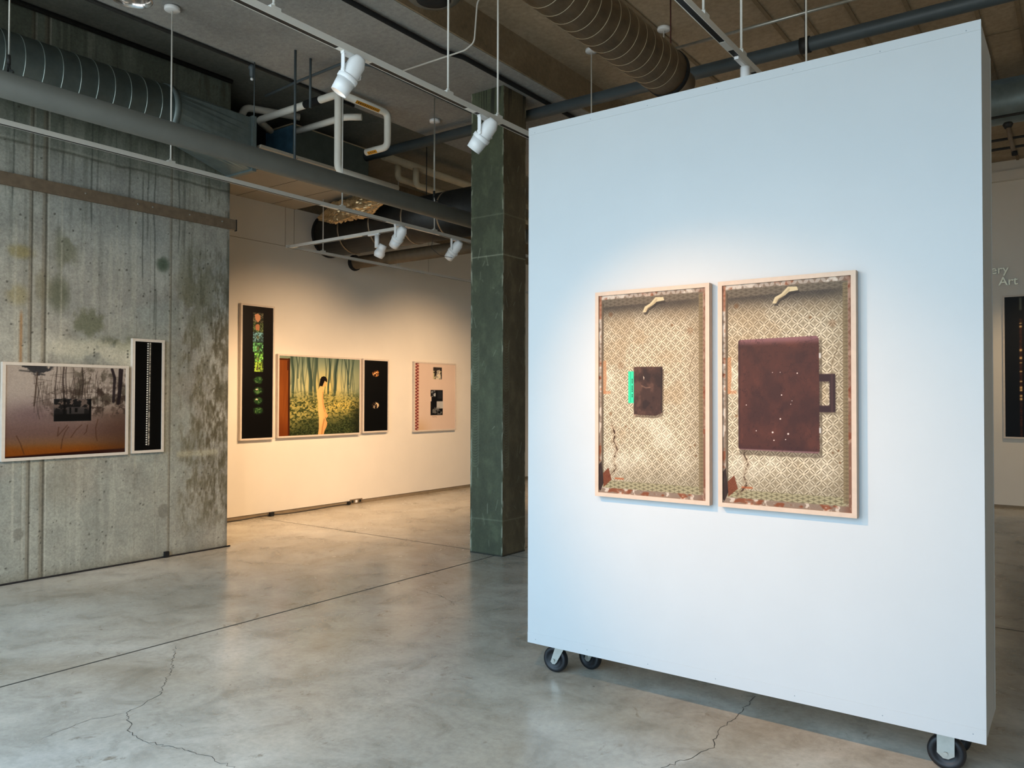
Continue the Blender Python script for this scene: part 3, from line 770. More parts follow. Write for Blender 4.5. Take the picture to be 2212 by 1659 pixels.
def blotches(U, V, asp):
    c = Cv(U.shape, (3, 3, 3)); n = fbm(U*22, V*50, 4, 5)
    for v, col, r in ((.185, (214, 140, 70), .055), (.635, (196, 176, 150), .055)):
        d = np.hypot((U-.49)/.17, (V-v)/r)
        c.mix(sst(1.05, .7, d+.5*(n-.5))*sst(.45, .55, n)*.95, col); c.mix(sst(1., .5, d)*sst(.6, .66, n), (250, 220, 170)); c.mix(sst(1, .6, d)*sst(.46, .36, n)*.7, (60, 30, 20))
    return c.a
def notebook(U, V, asp):
    c = Cv(U.shape, (226, 206, 190)); n = fbm(U*3, V*3, 4, 4); c.mix(n*.3, (206, 178, 160)); c.mix(sst(.75, 1, V)*sst(.5, 0, U)*.4, (190, 150, 90))
    m = box01(U, V, -.1, .1, -.1, 1.1, .004); c.mix(m, (206, 170, 150))
    t = (V*22) % 1
    w = np.abs(((U-.02)/.08)-np.abs(t-.5)*1.6)
    c.mix((U < .098)*sst(.3, .16, w), (128, 24, 34)); c.mix((U < .098)*sst(.26, .1, np.abs(t-.25)/.6+np.abs(U-.05)*4)*.8, (60, 14, 30))
    nb = fbm(U*26, V*30, 4, 30)
    m = box01(U, V, .44, .655, .055, .235, .004); c.mix(m, (196, 186, 150)); c.mix(m*sst(.5, .6, nb), (40, 36, 36)); c.mix(box01(U, V, .44, .655, .055, .11)*.8, (36, 30, 34)); c.mix(inpoly(U, V, [(.5, .23), (.54, .1), (.6, .09), (.64, .23)])*.7, (232, 224, 206))
    m = box01(U, V, .38, .68, .40, .78, .006); c.mix(m, (18, 18, 22)); c.mix(m*box01(U, V, .4, .5, .41, .5)*sst(.4, .6, nb), (190, 196, 200)); c.mix(box01(U, V, .53, .69, .57, .68)*.9, (206, 206, 204)); c.mix(box01(U, V, .42, .66, .66, .77)*sst(.48, .6, nb)*.7, (150, 150, 146))
    for k in range(4): c.mix(box01(U, V, .56+k*.028, .566+k*.028, .42, .53, .001)*.7, (120, 130, 140))
    c.mix(box01(U, V, .36, .52, .50, .57)*(U < .4), (226, 206, 190))
    c.mix(np.exp(-(segd(U, V, [(.42, .80), (.46, .805), (.5, .80), (.53, .81)])/.003)**2)*.7, (110, 80, 66))
    return c.a
def contact(U, V, asp):
    c = Cv(U.shape, (26, 26, 25)); c.mix(sst(.25, .8, V)*.7, (10, 8, 8))
    n = vnoise(U*60, V*160, 3); x = .14
    m = np.exp(-((U-x)/.012)**4)
    c.mix(m*sst(0, .02, V)*sst(.11, .09, V)*.7, (120, 124, 110)); c.mix(m*box01(U, V, 0, 1, .16, 1.0)*(.25+.5*n), (128, 70, 44))
    for v in (.19, .21, .375, .43, .47, .53, .60, .64, .66, .70, .72): c.mix(np.exp(-((U-x)/.011)**4)*box01(U, V, 0, 1, v, v+.012+.006*math.sin(v*90), .002), (236, 200, 140))
    return c.a

GP = 'framed photographs on the rolling panel'
framed('framed photograph of an open patterned suitcase holding a small brown book with green tab', (-2.169, PY0, 1.083), (1, 0, 0), (0, -1, 0), .655, 1.113, .021, .042, lambda U, V, a: suitcase(U, V, a, 5, True), 380, 680, M['maple'], GP, ss=2)
framed('framed photograph of a maroon briefcase lying in an open patterned suitcase', (-1.469, PY0, 1.083), (1, 0, 0), (0, -1, 0), .643, 1.113, .021, .042, lambda U, V, a: suitcase(U, V, a, 5, False), 390, 700, M['maple'], GP, ss=2)
GW = 'framed photographs on the concrete wall'
framed('wide framed photograph of misty bare trees with a dark house inset', (XL, 2.874, 1.06), (0, 1, 0), (1, 0, 0), 1.097, .853, .026, .042, misty, 340, 260, M['maplew'], GW, gam=1.34)
framed('narrow upright framed photograph of a white dotted spine on black', (XL, 4.007, 1.066), (0, 1, 0), (1, 0, 0), .328, 1.117, .026, .042, spine, 120, 560, M['maplew'], GW)
GG = 'framed photographs on the lit gallery wall'
framed('tallest narrow black framed photograph with a strip of green slides', (XW, 6.223, 1.045), (0, 1, 0), (1, 0, 0), .53, 1.8, .024, .05, filmstrip, 90, 320, M['maplew'], GG)
framed('framed photograph of a pale figure standing in woods beside an orange door', (XW, 6.81, 1.055), (0, 1, 0), (1, 0, 0), 1.525, 1.152, .024, .05, forest, 340, 270, M['maplew'], GG, gam=1.4)
framed('small black framed photograph with two faint orange blotches', (XW, 8.383, 1.07), (0, 1, 0), (1, 0, 0), .55, 1.138, .024, .05, blotches, 90, 200, M['maplew'], GG)
framed('cream framed photograph of a spiral notebook page with two small pictures', (XW, 9.515, 1.048), (0, 1, 0), (1, 0, 0), 1.068, 1.16, .024, .05, notebook, 180, 220, M['maplew'], GG)
framed('large dark framed photograph on the far wall beneath the metal lettering', (-.975, YF, 1.03), (1, 0, 0), (0, -1, 0), 1.5, 2.12, .025, .05, contact, 220, 320, M['maplew'], None)

# ------------------------------------------------------------------ wall lettering (only the letters the photograph shows)
def letters(txt, x, z, size, label):
    r = thing('sign_lettering', label, 'lettering', (x, YF-.02, z), 'metal letters on the far wall')
    cu = bpy.data.curves.new('t', 'FONT'); cu.body = txt; cu.size = size; cu.extrude = .008; cu.offset = .002
    o = bpy.data.objects.new('t', cu); COL.objects.link(o)
    dg = bpy.context.evaluated_depsgraph_get(); me = bpy.data.meshes.new_from_object(o.evaluated_get(dg))
    bpy.data.objects.remove(o)
    me.materials.clear(); me.materials.append(M['signmetal'])
    q = bpy.data.objects.new('letters', me); COL.objects.link(q); q.parent = r; q.rotation_euler = (PI/2, 0, 0)
    return r
letters('ery', -1.125, 3.49, .175, 'pale metal letters ery, upper line on the far wall')
letters('Art', -1.025, 3.31, .175, 'pale metal letters Art, lower line above the dark picture')

# ------------------------------------------------------------------ lighting tracks with hanger rods
ZT = 3.53
def track(label, axis, a0, a1, fixed, rods, seams, group='white lighting tracks'):
    """axis 'y' or 'x'; rods: list of (position, ceiling z, canopy?)"""
    def Pt(t, s, z): return (fixed+s, t, z) if axis == 'y' else (t, fixed+s, z)
    r = thing('lighting_track', label, 'lighting track', Pt((a0+a1)/2, 0, ZT), group)
    def bx(m, s0, s1, z0, z1, t0=a0, t1=a1):
        if axis == 'y': m.box(fixed+s0, fixed+s1, t0, t1, z0, z1)
        else: m.box(t0, t1, fixed+s0, fixed+s1, z0, z1)
    m = MB(); bx(m, -.019, .019, ZT-.012, ZT); bx(m, .0158, .019, ZT-.036, ZT-.012); bx(m, -.019, -.0145, ZT-.036, ZT-.012)
    bx(m, -.019, .019, ZT-.036, ZT, a0-.004, a0+.004); bx(m, -.019, .019, ZT-.036, ZT, a1-.004, a1+.004)
    m.build('rail', M['trackwhite'], r)
    m = MB(); bx(m, -.0144, .0157, ZT-.0345, ZT-.0121, a0+.004, a1-.004); m.build('slot', M['slot'], r)
    for t0, t1 in seams:
        m = MB(); bx(m, -.0144, .0157, ZT-.037, ZT-.0346, t0, t1); m.build('slot_cover', M['trackwhite'], r)
    for t, zc, can in rods:
        p = Pt(t, 0, ZT); q = MB().cyl(p, (p[0], p[1], zc-.02), .0065, 10)
        o = q.build('hanger_rod', M['trackwhite'], r)
        MB().obox((p[0], p[1], ZT+.008), (1, 0, 0), (0, 1, 0), (0, 0, 1), .02, .03, .008).cyl((p[0], p[1], ZT+.012), (p[0], p[1], ZT+.035), .011, 10).build('clamp', M['trackwhite'], o)
        if can:
            MB().lathe((p[0], p[1], zc-.002), (0, 0, -1), [(.05, 0), (.062, .006), (.062, .03), (.055, .036), (.012, .038)], 24).build('canopy', M['lampwhite'], o)
    return r
track('white lighting track nearest the concrete wall, below the grey pipe', 'y', -1.5, 11.0, -6.03, [(3.54, ZS, 1), (5.38, ZS, 0), (6.77, ZS, 1), (1.2, ZS, 1), (9.0, ZS, 1)], [(5.1, 5.32), (6.0, 6.85)])
track('white lighting track crossing in front of the concrete column, with two spotlights', 'y', -1.5, 7.6, -3.23, [(2.43, ZR, 0), (3.75, ZR, 0), (4.27, ZR, 0), (6.9, ZR, 1)], [(2.84, 3.08), (3.93, 4.02), (4.08, 4.3)])
track('white lighting track ending above the white rolling panel', 'y', -1.5, 6.6, -1.53, [(3.73, ZR, 0), (4.27, ZR, 0), (5.54, ZR, 0)], [(3.98, 4.1), (4.2, 4.45)])
track('short white cross track joining the gallery wall track', 'x', -8.078, -6.052, 6.37, [], [(-7.1, -6.8), (-8.07, -7.95)])
track('white lighting track running along the lit gallery wall', 'y', 6.32, 12.5, -8.1, [(6.9, 4.25, 0), (8.3, ZLc, 0), (10.0, ZLc, 0)], [])
# the free rod that hangs from a white canopy behind the white panel
r = thing('hanger_rod', 'white rod on a round canopy hanging behind the white panel', 'rod', (-4.03, 6.905, ZR))
MB().cyl((-4.03, 6.905, 3.55), (-4.03, 6.905, ZR-.02), .0065, 10).build('rod', M['trackwhite'], r)
MB().lathe((-4.03, 6.905, ZR-.002), (0, 0, -1), [(.05, 0), (.062, .006), (.062, .03), (.055, .036), (.012, .038)], 24).build('canopy', M['lampwhite'], r)

# ------------------------------------------------------------------ spotlights
def spotlight(label, x, y, aim, side, lit=0.0, big=1.0, cone=50, blend=.7, col=(1, .72, .42)):
    """hangs under the rail at (x, y); aim = unit direction; side = hinge axis (along the rail)"""
    a = Vector(aim).normalized(); s = Vector(side).normalized()
    r = thing('track_spotlight', label, 'spotlight', (x, y, ZT-.036), 'white track spotlights')
    piv = Vector((x, y, ZT-.036-.115*big))
    MB().obox((x, y, ZT-.043), s, s.cross(Vector((0, 0, 1))), (0, 0, 1), .075*big, .013, .008).build('adapter', M['lampwhite'], r, .002)
    y_ = MB()
    for k in (-1, 1):
        p = Vector((x, y, 0)) + s*(k*.066*big)
        y_.obox((p.x, p.y, ZT-.05-.062*big), s, s.cross(Vector((0, 0, 1))), (0, 0, 1), .003, .014*big, .064*big)
        y_.cyl(piv+s*(k*.055*big), piv+s*(k*.074*big), .012, 10)
    y_.obox((x, y, ZT-.053), s, s.cross(Vector((0, 0, 1))), (0, 0, 1), .068*big, .014*big, .003)
    y_.build('yoke', M['lampwhite'], r)
    b = big
    h = MB().lathe(piv - a*(-.02*b), a, [(.016*b, -.135*b), (.034*b, -.132*b), (.04*b, -.118*b), (.056*b, -.085*b), (.058*b, .0), (.056*b, .02*b)], 32)
    ho = h.build('housing', M['lampwhite'], r)
    MB().lathe(piv + a*(.02*b), a, [(.05*b, .008*b), (.063*b, .008*b), (.066*b, .014*b), (.066*b, .036*b), (.062*b, .04*b), (.05*b, .04*b)], 32).build('collar', M['lampwhite'], r)
    MB().lathe(piv + a*(.02*b), a, [(.061*b, .036*b), (.053*b, .128*b), (.049*b, .128*b), (.050*b, .085*b), (.002, .08*b)], 32).build('snoot', M['lampwhite'], r)
    ln = MB().lathe(piv + a*(.02*b), a, [(.047*b, .084*b), (.047*b, .088*b)], 24)
    ln.build('lens', M['glow'] if lit else M['chrome'], r)
    if lit:
        l = bpy.data.lights.new('spot_beam', 'SPOT'); l.energy = lit; l.color = col
        l.spot_size = math.radians(cone); l.spot_blend = blend; l.shadow_soft_size = .018
        lo = bpy.data.objects.new('spot_beam', l); COL.objects.link(lo)
        lo.location = piv + a*(.15*b); lo.rotation_euler = a.to_track_quat('-Z', 'Y').to_euler()
    return r
def small_spot(label, x, y, aim, lit=0.0, cone=55, col=(1, .72, .42), along='x'):
    a = Vector(aim).normalized()
    r = thing('track_spotlight', label, 'spotlight', (x, y, ZT-.036), 'white track spotlights')
    MB().obox((x-.05, y, ZT-.043) if along == 'x' else (x, y-.05, ZT-.043), (1, 0, 0), (0, 1, 0), (0, 0, 1), .09 if along == 'x' else .012, .012 if along == 'x' else .09, .008).build('adapter', M['lampwhite'], r)
    MB().cyl((x, y, ZT-.05), (x, y, ZT-.2), .027, 18).build('stem', M['lampwhite'], r)
    p = Vector((x+.085, y-.02, ZT-.24))
    MB().cyl((x+.02, y, ZT-.17), (x+.05, y-.01, ZT-.2), .012, 10).build('knuckle', M['lampwhite'], r)
    MB().lathe(p, a, [(.03, -.07), (.043, -.068), (.047, -.03), (.047, -.005), (.055, .0), (.055, .018), (.062, .024), (.062, .05), (.05, .085), (.045, .085), (.042, .05), (.002, .05)], 28).build('housing', M['lampwhite'], r)
    MB().lathe(p, a, [(.04, .052), (.04, .056)], 20).build('lens', M['glow'] if lit else M['chrome'], r)
    if lit:
        l = bpy.data.lights.new('spot_beam', 'SPOT'); l.energy = lit; l.color = col
        l.spot_size = math.radians(cone); l.spot_blend = .8; l.shadow_soft_size = .03
        lo = bpy.data.objects.new('spot_beam', l); COL.objects.link(lo)
        lo.location = p + a*.1; lo.rotation_euler = a.to_track_quat('-Z', 'Y').to_euler()
    return r
WARM = (1, .69, .38)
spotlight('large lit white spotlight in front of the white pipes', -3.23, 2.94, (-.4, -.33, -.86), (0, 1, 0), 110, .88, 85)
spotlight('white spotlight in front of the concrete column', -3.23, 4.13, (-.64, -.14, -.75), (0, 1, 0), 95, .92, 80)
spotlight('white spotlight at the joint of the two crossing tracks', -6.03, 6.2, (-.72, .1, -.68), (0, 1, 0), 160, 1.0, 64, 1.0, (1, .65, .37))
spotlight('white spotlight left of the column, closest to it on its track', -6.03, 7.14, (-.73, -.02, -.68), (0, 1, 0), 430, 1.0, 98, 1.0, (1, .65, .37))
small_spot('small white spotlight on a stem under the short cross track', -6.55, 6.37, (-.46, -.1, -.88), 170, 104, (1, .65, .37))
small_spot('white spotlight on a stem peeking over the top of the white panel', -1.53, 4.33, (.3, .25, -.95), 0, along='y')

# round lamps at the top of the picture
r = thing('pendant_reflector', 'bell shaped polished reflector lamp under the grey slab', 'lamp', (-5.13, 2.72, ZS))
MB().lathe((-5.13, 2.72, 4.27), (0, 0, 1), [(.128, 0), (.133, .004), (.12, .03), (.105, .1), (.085, .2), (.05, .27), (.045, .268), (.08, .198), (.1, .1), (.115, .03), (.124, 0)], 36, closed=True).build('reflector', M['chrome'], r)
MB().cyl((-5.13, 2.72, 4.56), (-5.13, 2.72, ZS), .012, 10).build('stem', M['trackwhite'], r)
MB().lathe((-5.13, 2.72, 4.40), (0, 0, 1), [(.02, 0), (.035, .04), (.03, .1), (.018, .14)], 18).build('bulb', emis('lamp_glow', (1, .95, .88, 1), 5), r)  # lit bulb added to brighten the inside of the reflector
r = thing('round_ceiling_lamp', 'round grey disc lamp beside the beam at the top edge', 'lamp', (-3.93, 4.39, ZR))
MB().lathe((-3.93, 4.39, 4.62), (0, 0, 1), [(.15, -.012), (.19, -.004), (.205, .01), (.2, .03), (.16, .06), (.05, .1)], 40).build('shade', M['graypipe'], r)
MB().lathe((-3.93, 4.39, 4.605), (0, 0, 1), [(.06, -.004), (.13, -.004), (.13, .004), (.06, .004)], 36).build('baffle', M['blackbox'], r)
MB().cyl((-3.93, 4.39, 4.7), (-3.93, 4.39, ZR), .014, 10).build('stem', M['graypipe'], r)

# ------------------------------------------------------------------ ducts
def spiral_duct(name, label, x, z, rad, y0, y1, step, mat, seam_mat, cap=True):
    r = thing(name, label, 'duct', (x, (y0+y1)/2, z))
    MB().cyl((x, y0, z), (x, y1, z), rad, 40).build('body', mat, r)
    m = MB(); n = 36; turns = int((y1-y0)/step); pts = []
    for i in range(turns):
        y = y0+step*(i+.5)
        m.lathe((x, y, z), (0, 1, 0), [(rad-.001, -.004), (rad+.003, -.002), (rad+.003, .002), (rad-.001, .004)], 40)
    m.build('spiral_seam', seam_mat, r)
    return r
d1 = spiral_duct('spiral_duct', 'galvanised spiral duct along the top of the concrete wall', -7.1, 4.34, .25, -1.5, 4.06, .145, M['galv'], plain('seam_bright', L(170, 184, 180), .35, .7))
MB().lathe((-7.1, 4.06, 4.34), (0, 1, 0), [(.25, 0), (.262, .0), (.262, .06), (.25, .06)], 40).build('end_collar', M['galv'], d1)
# round to square transition
t = MB(); n = 32; A = []; B = []
for k in range(n):
    g = 2*PI*k/n+PI/4; A.append((-7.1+.25*math.cos(g), 4.11, 4.34+.25*math.sin(g)))
    q = max(abs(math.cos(g)), abs(math.sin(g))); B.append((-7.25+.22*math.cos(g)/q, 5.02, 4.27+.27*math.sin(g)/q))
t.add(A+B, [(k, (k+1) % n, n+(k+1) % n, n+k) for k in range(n)]+[tuple(range(n)), tuple(reversed(range(n, 2*n)))])
t.build('square_transition', M['galv'], d1)
MB().box(-7.49, -7.01, 5.02, 5.07, 3.98, 4.56).build('flange', M['galv'], d1)
d2 = spiral_duct('spiral_duct', 'brownish spiral duct on the ceiling above the white panel', -2.87, 4.4, .193, -1.5, 6.17, .14, M['galvdull'], plain('seam_dull', L(160, 146, 122), .35, .5))
MB().lathe((-2.87, 6.17, 4.4), (0, 1, 0), [(.187, 0), (.2, .0), (.2, .05), (.187, .05)], 40).build('end_collar', M['blackbox'], d2)
MB().lathe((-2.87, 6.22, 4.4), (0, 1, 0), [(.187, 0), (.12, .14), (.12, .3)], 32).build('reducer', M['galvdull'], d2)
for y in (.2, 1.0): MB().box(-2.885, -2.855, y-.002, y+.002, 4.58, ZR).build('hanger_strap', M['galvdull'], d2)
for y in (.2, 1.0): MB().box(-7.115, -7.085, y-.002, y+.002, 4.58, ZLc).build('hanger_strap', M['galv'], d1)

bx = thing('air_handler', 'blue and grey sheet metal air unit above the tan soffit', 'air unit', (-8.1, 6.8, 4.3))
MB().box(-8.31, -7.8, 6.165, 7.42, 4.285, 4.95).build('casing', M['greenbox'], bx)
MB().box(-8.32, -7.802, 6.155, 6.165, 4.285, 4.94).build('end_plate', M['bluebox'], bx)
MB().box(-8.31, -7.795, 6.15, 7.42, 4.95, 4.965).build('top_rail', M['tanpipe'], bx)
MB().box(-8.9, -8.33, 5.2, 6.3, 4.285, 4.98).build('flexible_connector', M['blackbox'], bx)
b = thing('black_duct', 'wide black insulated duct hanging beside the gallery wall', 'duct', (-7.3, 7.62, 3.94))
MB().lathe((-8.82, 7.62, 3.94), (1, 0, 0), [(.3, 0), (.3, 3.0)], 36).build('body', plain('black_duct_wrap', L(46, 46, 44), .45, .5, .3, 6), b)
for x in (-8.3, -7.7, -7.1, -6.5): MB().lathe((x, 7.62, 3.94), (1, 0, 0), [(.299, -.012), (.306, -.01), (.306, .01), (.299, .012)], 36).build('band', M['galvdull'], b)
MB().lathe((-8.835, 7.62, 3.94), (1, 0, 0), [(.305, 0), (.312, .005), (.312, .04), (.3, .045)], 36).build('collar', M['blackbox'], b)
# crumpled foil wrapped duct
f = thing('foil_duct', 'crumpled foil wrapped duct in front of the black duct', 'duct', (-7.9, 7.08, 4.1))
m = MB(); nx, nk = 46, 40; vs = []; fs = []; rr = random.Random(3)
for i in range(nx):
    t_ = i/(nx-1); x = -8.42+1.2*t_; base = .13*min(1, 2.6*t_+.15, 2.6*(1-t_)+.25)
    for k in range(nk):
        g = 2*PI*k/nk
        rad = base*(1+.16*math.sin(3*g+5*t_)+.13*math.sin(7*g-9*t_+2)+.12*rr.uniform(-1, 1))
        vs.append((x+.02*rr.uniform(-1, 1), 7.1+rad*math.cos(g), 4.05+.06*t_+rad*math.sin(g)))
for i in range(nx-1):
    for k in range(nk): fs.append((i*nk+k, i*nk+(k+1) % nk, (i+1)*nk+(k+1) % nk, (i+1)*nk+k))
fs += [tuple(range(nk)), tuple(reversed(range((nx-1)*nk, nx*nk)))]
m.add(vs, fs).build('wrap', M['foil'], f)
b = thing('insulated_pipe', 'slim dark insulated pipe with a ragged open end by the gallery wall', 'pipe', (-7.3, 8.1, 3.62))
MB().lathe((-8.8, 8.1, 3.62), (1, 0, 0), [(.105, 0), (.095, .06), (.09, .1), (.09, 3.0)], 28).build('body', plain('brown_pipe_wrap', L(98, 84, 64), .7, 0, .2, 10), b)
MB().lathe((-8.83, 8.1, 3.62), (1, 0, 0), [(.108, 0), (.12, .02), (.115, .06), (.1, .07)], 20).build('end_wrap', M['blackbox'], b)
# duct at the right edge, far side
b = thing('galvanised_duct', 'dull green galvanised duct seen past the right edge of the panel', 'duct', (.5, 10, 4.87))
MB().cyl((-3.6, 10, 4.84), (5.0, 10, 4.84), .24, 36).build('body', M['galv'], b)
for x in np.arange(-3.4, 5, 1.0):
    o = MB().lathe((x, 10, 4.84), (1, 0, 0), [(.239, -.012), (.247, -.008), (.247, .008), (.239, .012)], 36).build('band', M['galv'], b)
    MB().box(x-.012, x+.012, 9.998, 10.002, 5.11, ZR).build('hanger_strap', M['galv'], o)

# ------------------------------------------------------------------ pipes
def pipe(label, pts, r, mat, name='pipe', fil=0.0, group=None, fit=None, n=14, cat='pipe'):
    P = fillet(pts, fil) if fil else pts
    o = thing(name, label, cat, tuple(Vector(pts[0])), group)
    MB().tube(P, r, n).build('tube', mat, o)
    for q in (fit or []):
        a, b, rr_, mm = q
        MB().cyl(a, b, rr_, n).build('coupling', mm, o)
    return o
g = pipe('long thick grey pipe sloping across the top in front of the concrete wall', [(-5.6, -1.5, 3.62), (-5.6, 13.5, 3.62)], .086, M['graypipe'], n=28)
for y in (2.17, 6.28):
    h = MB(); h.tube([(-5.6+.1*math.sin(t), y, 3.62+.1*math.cos(t)+(.06 if abs(t) < .01 else 0)) for t in np.linspace(-.75, .75, 9)], .007, 8)
    h.cyl((-5.6, y, 3.76), (-5.6, y, 3.82), .012, 8); o = h.build('clevis_hanger', M['darkmetal'], g)
    MB().cyl((-5.6, y, 3.8), (-5.6, y, ZS), .006, 8).build('hanger_rod', M['steel'], g)
p = pipe('slate grey pipe running across behind the column and over the panel', [(-7.4, 7.0, 4.69), (5.5, 7.0, 4.69)], .06, M['bluepipe'], n=20,
     fit=[((-1.98, 7.0, 4.69), (-1.9, 7.0, 4.69), .07, M['darkmetal'])])
MB().cyl((-1.94, 7.0, 4.74), (-1.94, 7.0, ZR), .008, 8).build('hanger_rod', M['darkmetal'], p)
w = pipe('white jacketed pipe with a long vertical drop beside the grey casing', [(-7.75, 5.8, 4.76), (-7.53, 5.47, 4.745), (-6.2, 5.47, 4.745), (-6.2, 5.47, 3.95), (-6.2, 6.33, 3.95)], .0385, M['pvc'], 'white_pipe', .075, 'white jacketed pipes', n=18)
MB().lathe((-6.6, 5.47, 4.745), (1, 0, 0), [(.03, -.12), (.041, -.12), (.041, .12), (.03, .12)], 18).build('black_saddle', M['blackbox'], w)
w = pipe('white jacketed pipe loop with orange labels, left of the column', [(-6.2, 5.54, 4.755), (-6.2, 6.18, 4.755), (-6.2, 6.18, 4.38), (-6.53, 6.18, 4.38)], .0385, M['pvc'], 'white_pipe', .07, 'white jacketed pipes', n=18)
def pipe_label(c, du, nrm, ln, parent):
    du = Vector(du); nrm = Vector(nrm).normalized(); up = nrm.cross(du).normalized(); c = Vector(c)+nrm*.041
    o = MB().obox(c, du, up, nrm, ln, .018, .0015).build('orange_label', M['orange'], parent); rr = random.Random(2); m = MB(); t = -ln*.85
    while t < ln*.85:
        wd = rr.uniform(.006, .012); q = c+du*(t+wd)+nrm*.002
        m.obox(q, du, up, nrm, wd*.55, .008, .0006); t += wd*2+.005
    m.build('label_lettering', M['labelink'], o)
pipe_label((-6.2, 5.86, 4.755), (0, 1, 0), (.7, -.05, -.7), .17, w)
pipe_label((-6.41, 6.18, 4.38), (1, 0, 0), (0, -.7, -.7), .07, w)
pipe('short white jacketed pipe beneath the long white run', [(-7.42, 5.92, 4.72), (-6.6, 5.92, 4.72), (-6.45, 6.03, 4.72)], .0375, M['pvc'], 'white_pipe', .06, 'white jacketed pipes')
pipe('white jacketed stub elbow at the end of the concrete wall', [(-7.6, 6.1, 4.98), (-7.86, 5.53, 4.98), (-7.86, 5.42, 4.74)], .042, M['pvc'], 'white_pipe', .06, 'white jacketed pipes')
TG = 'tan jacketed pipes left of the column'
pipe('uppermost tan jacketed pipe left of the column', [(-7.6, 7.5, 4.86), (-7.6, 12.5, 4.86)], .055, M['tanpipe'], 'jacketed_pipe', 0, TG)
pipe('tan jacketed pipe bent down at its left end', [(-7.6, 7.78, 4.795), (-7.6, 7.78, 4.62), (-7.6, 12.5, 4.6)], .045, M['tanpipe'], 'jacketed_pipe', .07, TG)
pipe('second bent tan jacketed pipe, nearer the column', [(-7.45, 7.98, 4.78), (-7.45, 7.98, 4.55), (-7.45, 12.5, 4.52)], .045, M['tanpipe'], 'jacketed_pipe', .07, TG)
pipe('lowest tan jacketed pipe just above the grey pipe', [(-7.7, 7.9, 4.42), (-7.7, 12.5, 4.4)], .05, M['tanpipe'], 'jacketed_pipe', 0, TG)
# conduits
CG = 'dark conduits on the ceiling'
pipe('dark conduit under the slab near the concrete wall', [(-6.44, -1.5, 4.803), (-6.44, 4.62, 4.803), (-6.44, 5.9, 4.803)], .016, M['darkmetal'], 'conduit', 0, CG, cat='conduit')
pipe('dark conduit in the angle above the concrete wall', [(-7.42, -1.5, 5.02), (-7.42, 5.05, 5.02)], .024, M['darkmetal'], 'conduit', 0, CG, cat='conduit')
pipe('black conduit along the slab edge beside the beam', [(-4.74, -1.5, 4.79), (-4.74, 5.42, 4.79), (-4.66, 5.62, 4.79), (-4.66, 13, 4.79)], .022, M['blackbox'], 'conduit', .04, CG, cat='conduit')
pipe('thin pale conduit crossing the slab to the beam', [(-5.3, 5.46, 4.755), (-4.5, 5.46, 4.755), (-4.38, 5.44, 4.79), (-4.3, 5.38, 5.1), (-3.6, 5.0, 5.14)], .0075, M['trackwhite'], 'conduit', .04, cat='conduit')
pipe('dark conduit bending across the slab behind the large spotlight', [(-6.9, 5.1, 4.765), (-6.3, 5.05, 4.765), (-5.6, 5.02, 4.765), (-5.45, 5.2, 4.765), (-5.45, 9, 4.765)], .014, M['bluepipe'], 'conduit', .05, CG, cat='conduit')
pipe('thin bright conduit on the ceiling above the panel', [(-2.93, 6.4, 4.69), (-1.1, 6.4, 4.69)], .014, M['steel'], 'conduit', 0, cat='conduit')
pipe('rust red threaded rod holding the bright conduit', [(-2.93, 6.4, 4.69), (-2.93, 6.4, ZR)], .006, plain('rust', L(70, 30, 24), .8), 'threaded_rod', 0, cat='rod')
pipe('short pale conduit stub beside the brown spiral duct', [(-3.75, 6.3, 5.0), (-3.3, 5.9, 5.12)], .012, M['trackwhite'], 'conduit', 0, cat='conduit')
for lbl, x, y, z0 in (('thickest dark strut hanging in front of the blue unit', -5.87, 4.66, 3.8), ('dark threaded rod right of the thick strut', -5.9, 4.86, 4.35), ('dark threaded rod with a clamp by the concrete wall end', -6.4, 4.6, 4.2)):
    pipe(lbl, [(x, y, z0), (x, y, ZS)], .012 if 'strut' in lbl else .005, M['bluepipe'], 'hanging_strut' if 'strut' in lbl else 'threaded_rod', 0, 'dark hanging rods', cat='rod')
pipe('dark rod between the tan pipes near the column', [(-6.9, 8.6, 3.95), (-6.9, 8.6, ZLc)], .016, M['darkmetal'], 'threaded_rod', 0, 'dark hanging rods', cat='rod')
pipe('thin dark rod crossing the tan pipes', [(-7.0, 7.7, 4.0), (-7.0, 7.7, ZLc)], .006, M['darkmetal'], 'threaded_rod', 0, 'dark hanging rods', cat='rod')
pipe('drooping black wire beside the column', [(-6.3, 7.9, 4.79), (-6.22, 8.0, 4.66), (-6.1, 8.05, 4.4), (-5.95, 8.1, 4.15), (-5.7, 8.12, 3.9)], .009, M['cable'], 'wire', .05, cat='wire')
pipe('thin wire loop hanging from the track near the spotlight', [(-6.03, 6.78, 3.49), (-6.1, 6.82, 3.44), (-6.16, 6.86, 3.36), (-6.1, 6.95, 3.28), (-6.0, 7.05, 3.26)], .003, M['cable'], 'wire', .02, cat='wire')
s = thing('sprinkler_head', 'dark upright sprinkler drop under the slab by the wall end', 'sprinkler', (-6.44, 4.6, 4.75))
MB().lathe((-6.44, 4.6, 4.80), (0, 0, -1), [(.03, 0), (.035, .03), (.024, .05), (.024, .1), (.012, .12)], 14).build('body', M['bluepipe'], s)
MB().lathe((-6.44, 4.6, 4.68), (0, 0, -1), [(.008, 0), (.014, .005), (.014, .02), (.006, .025)], 12).build('tip', M['lampwhite'], s)
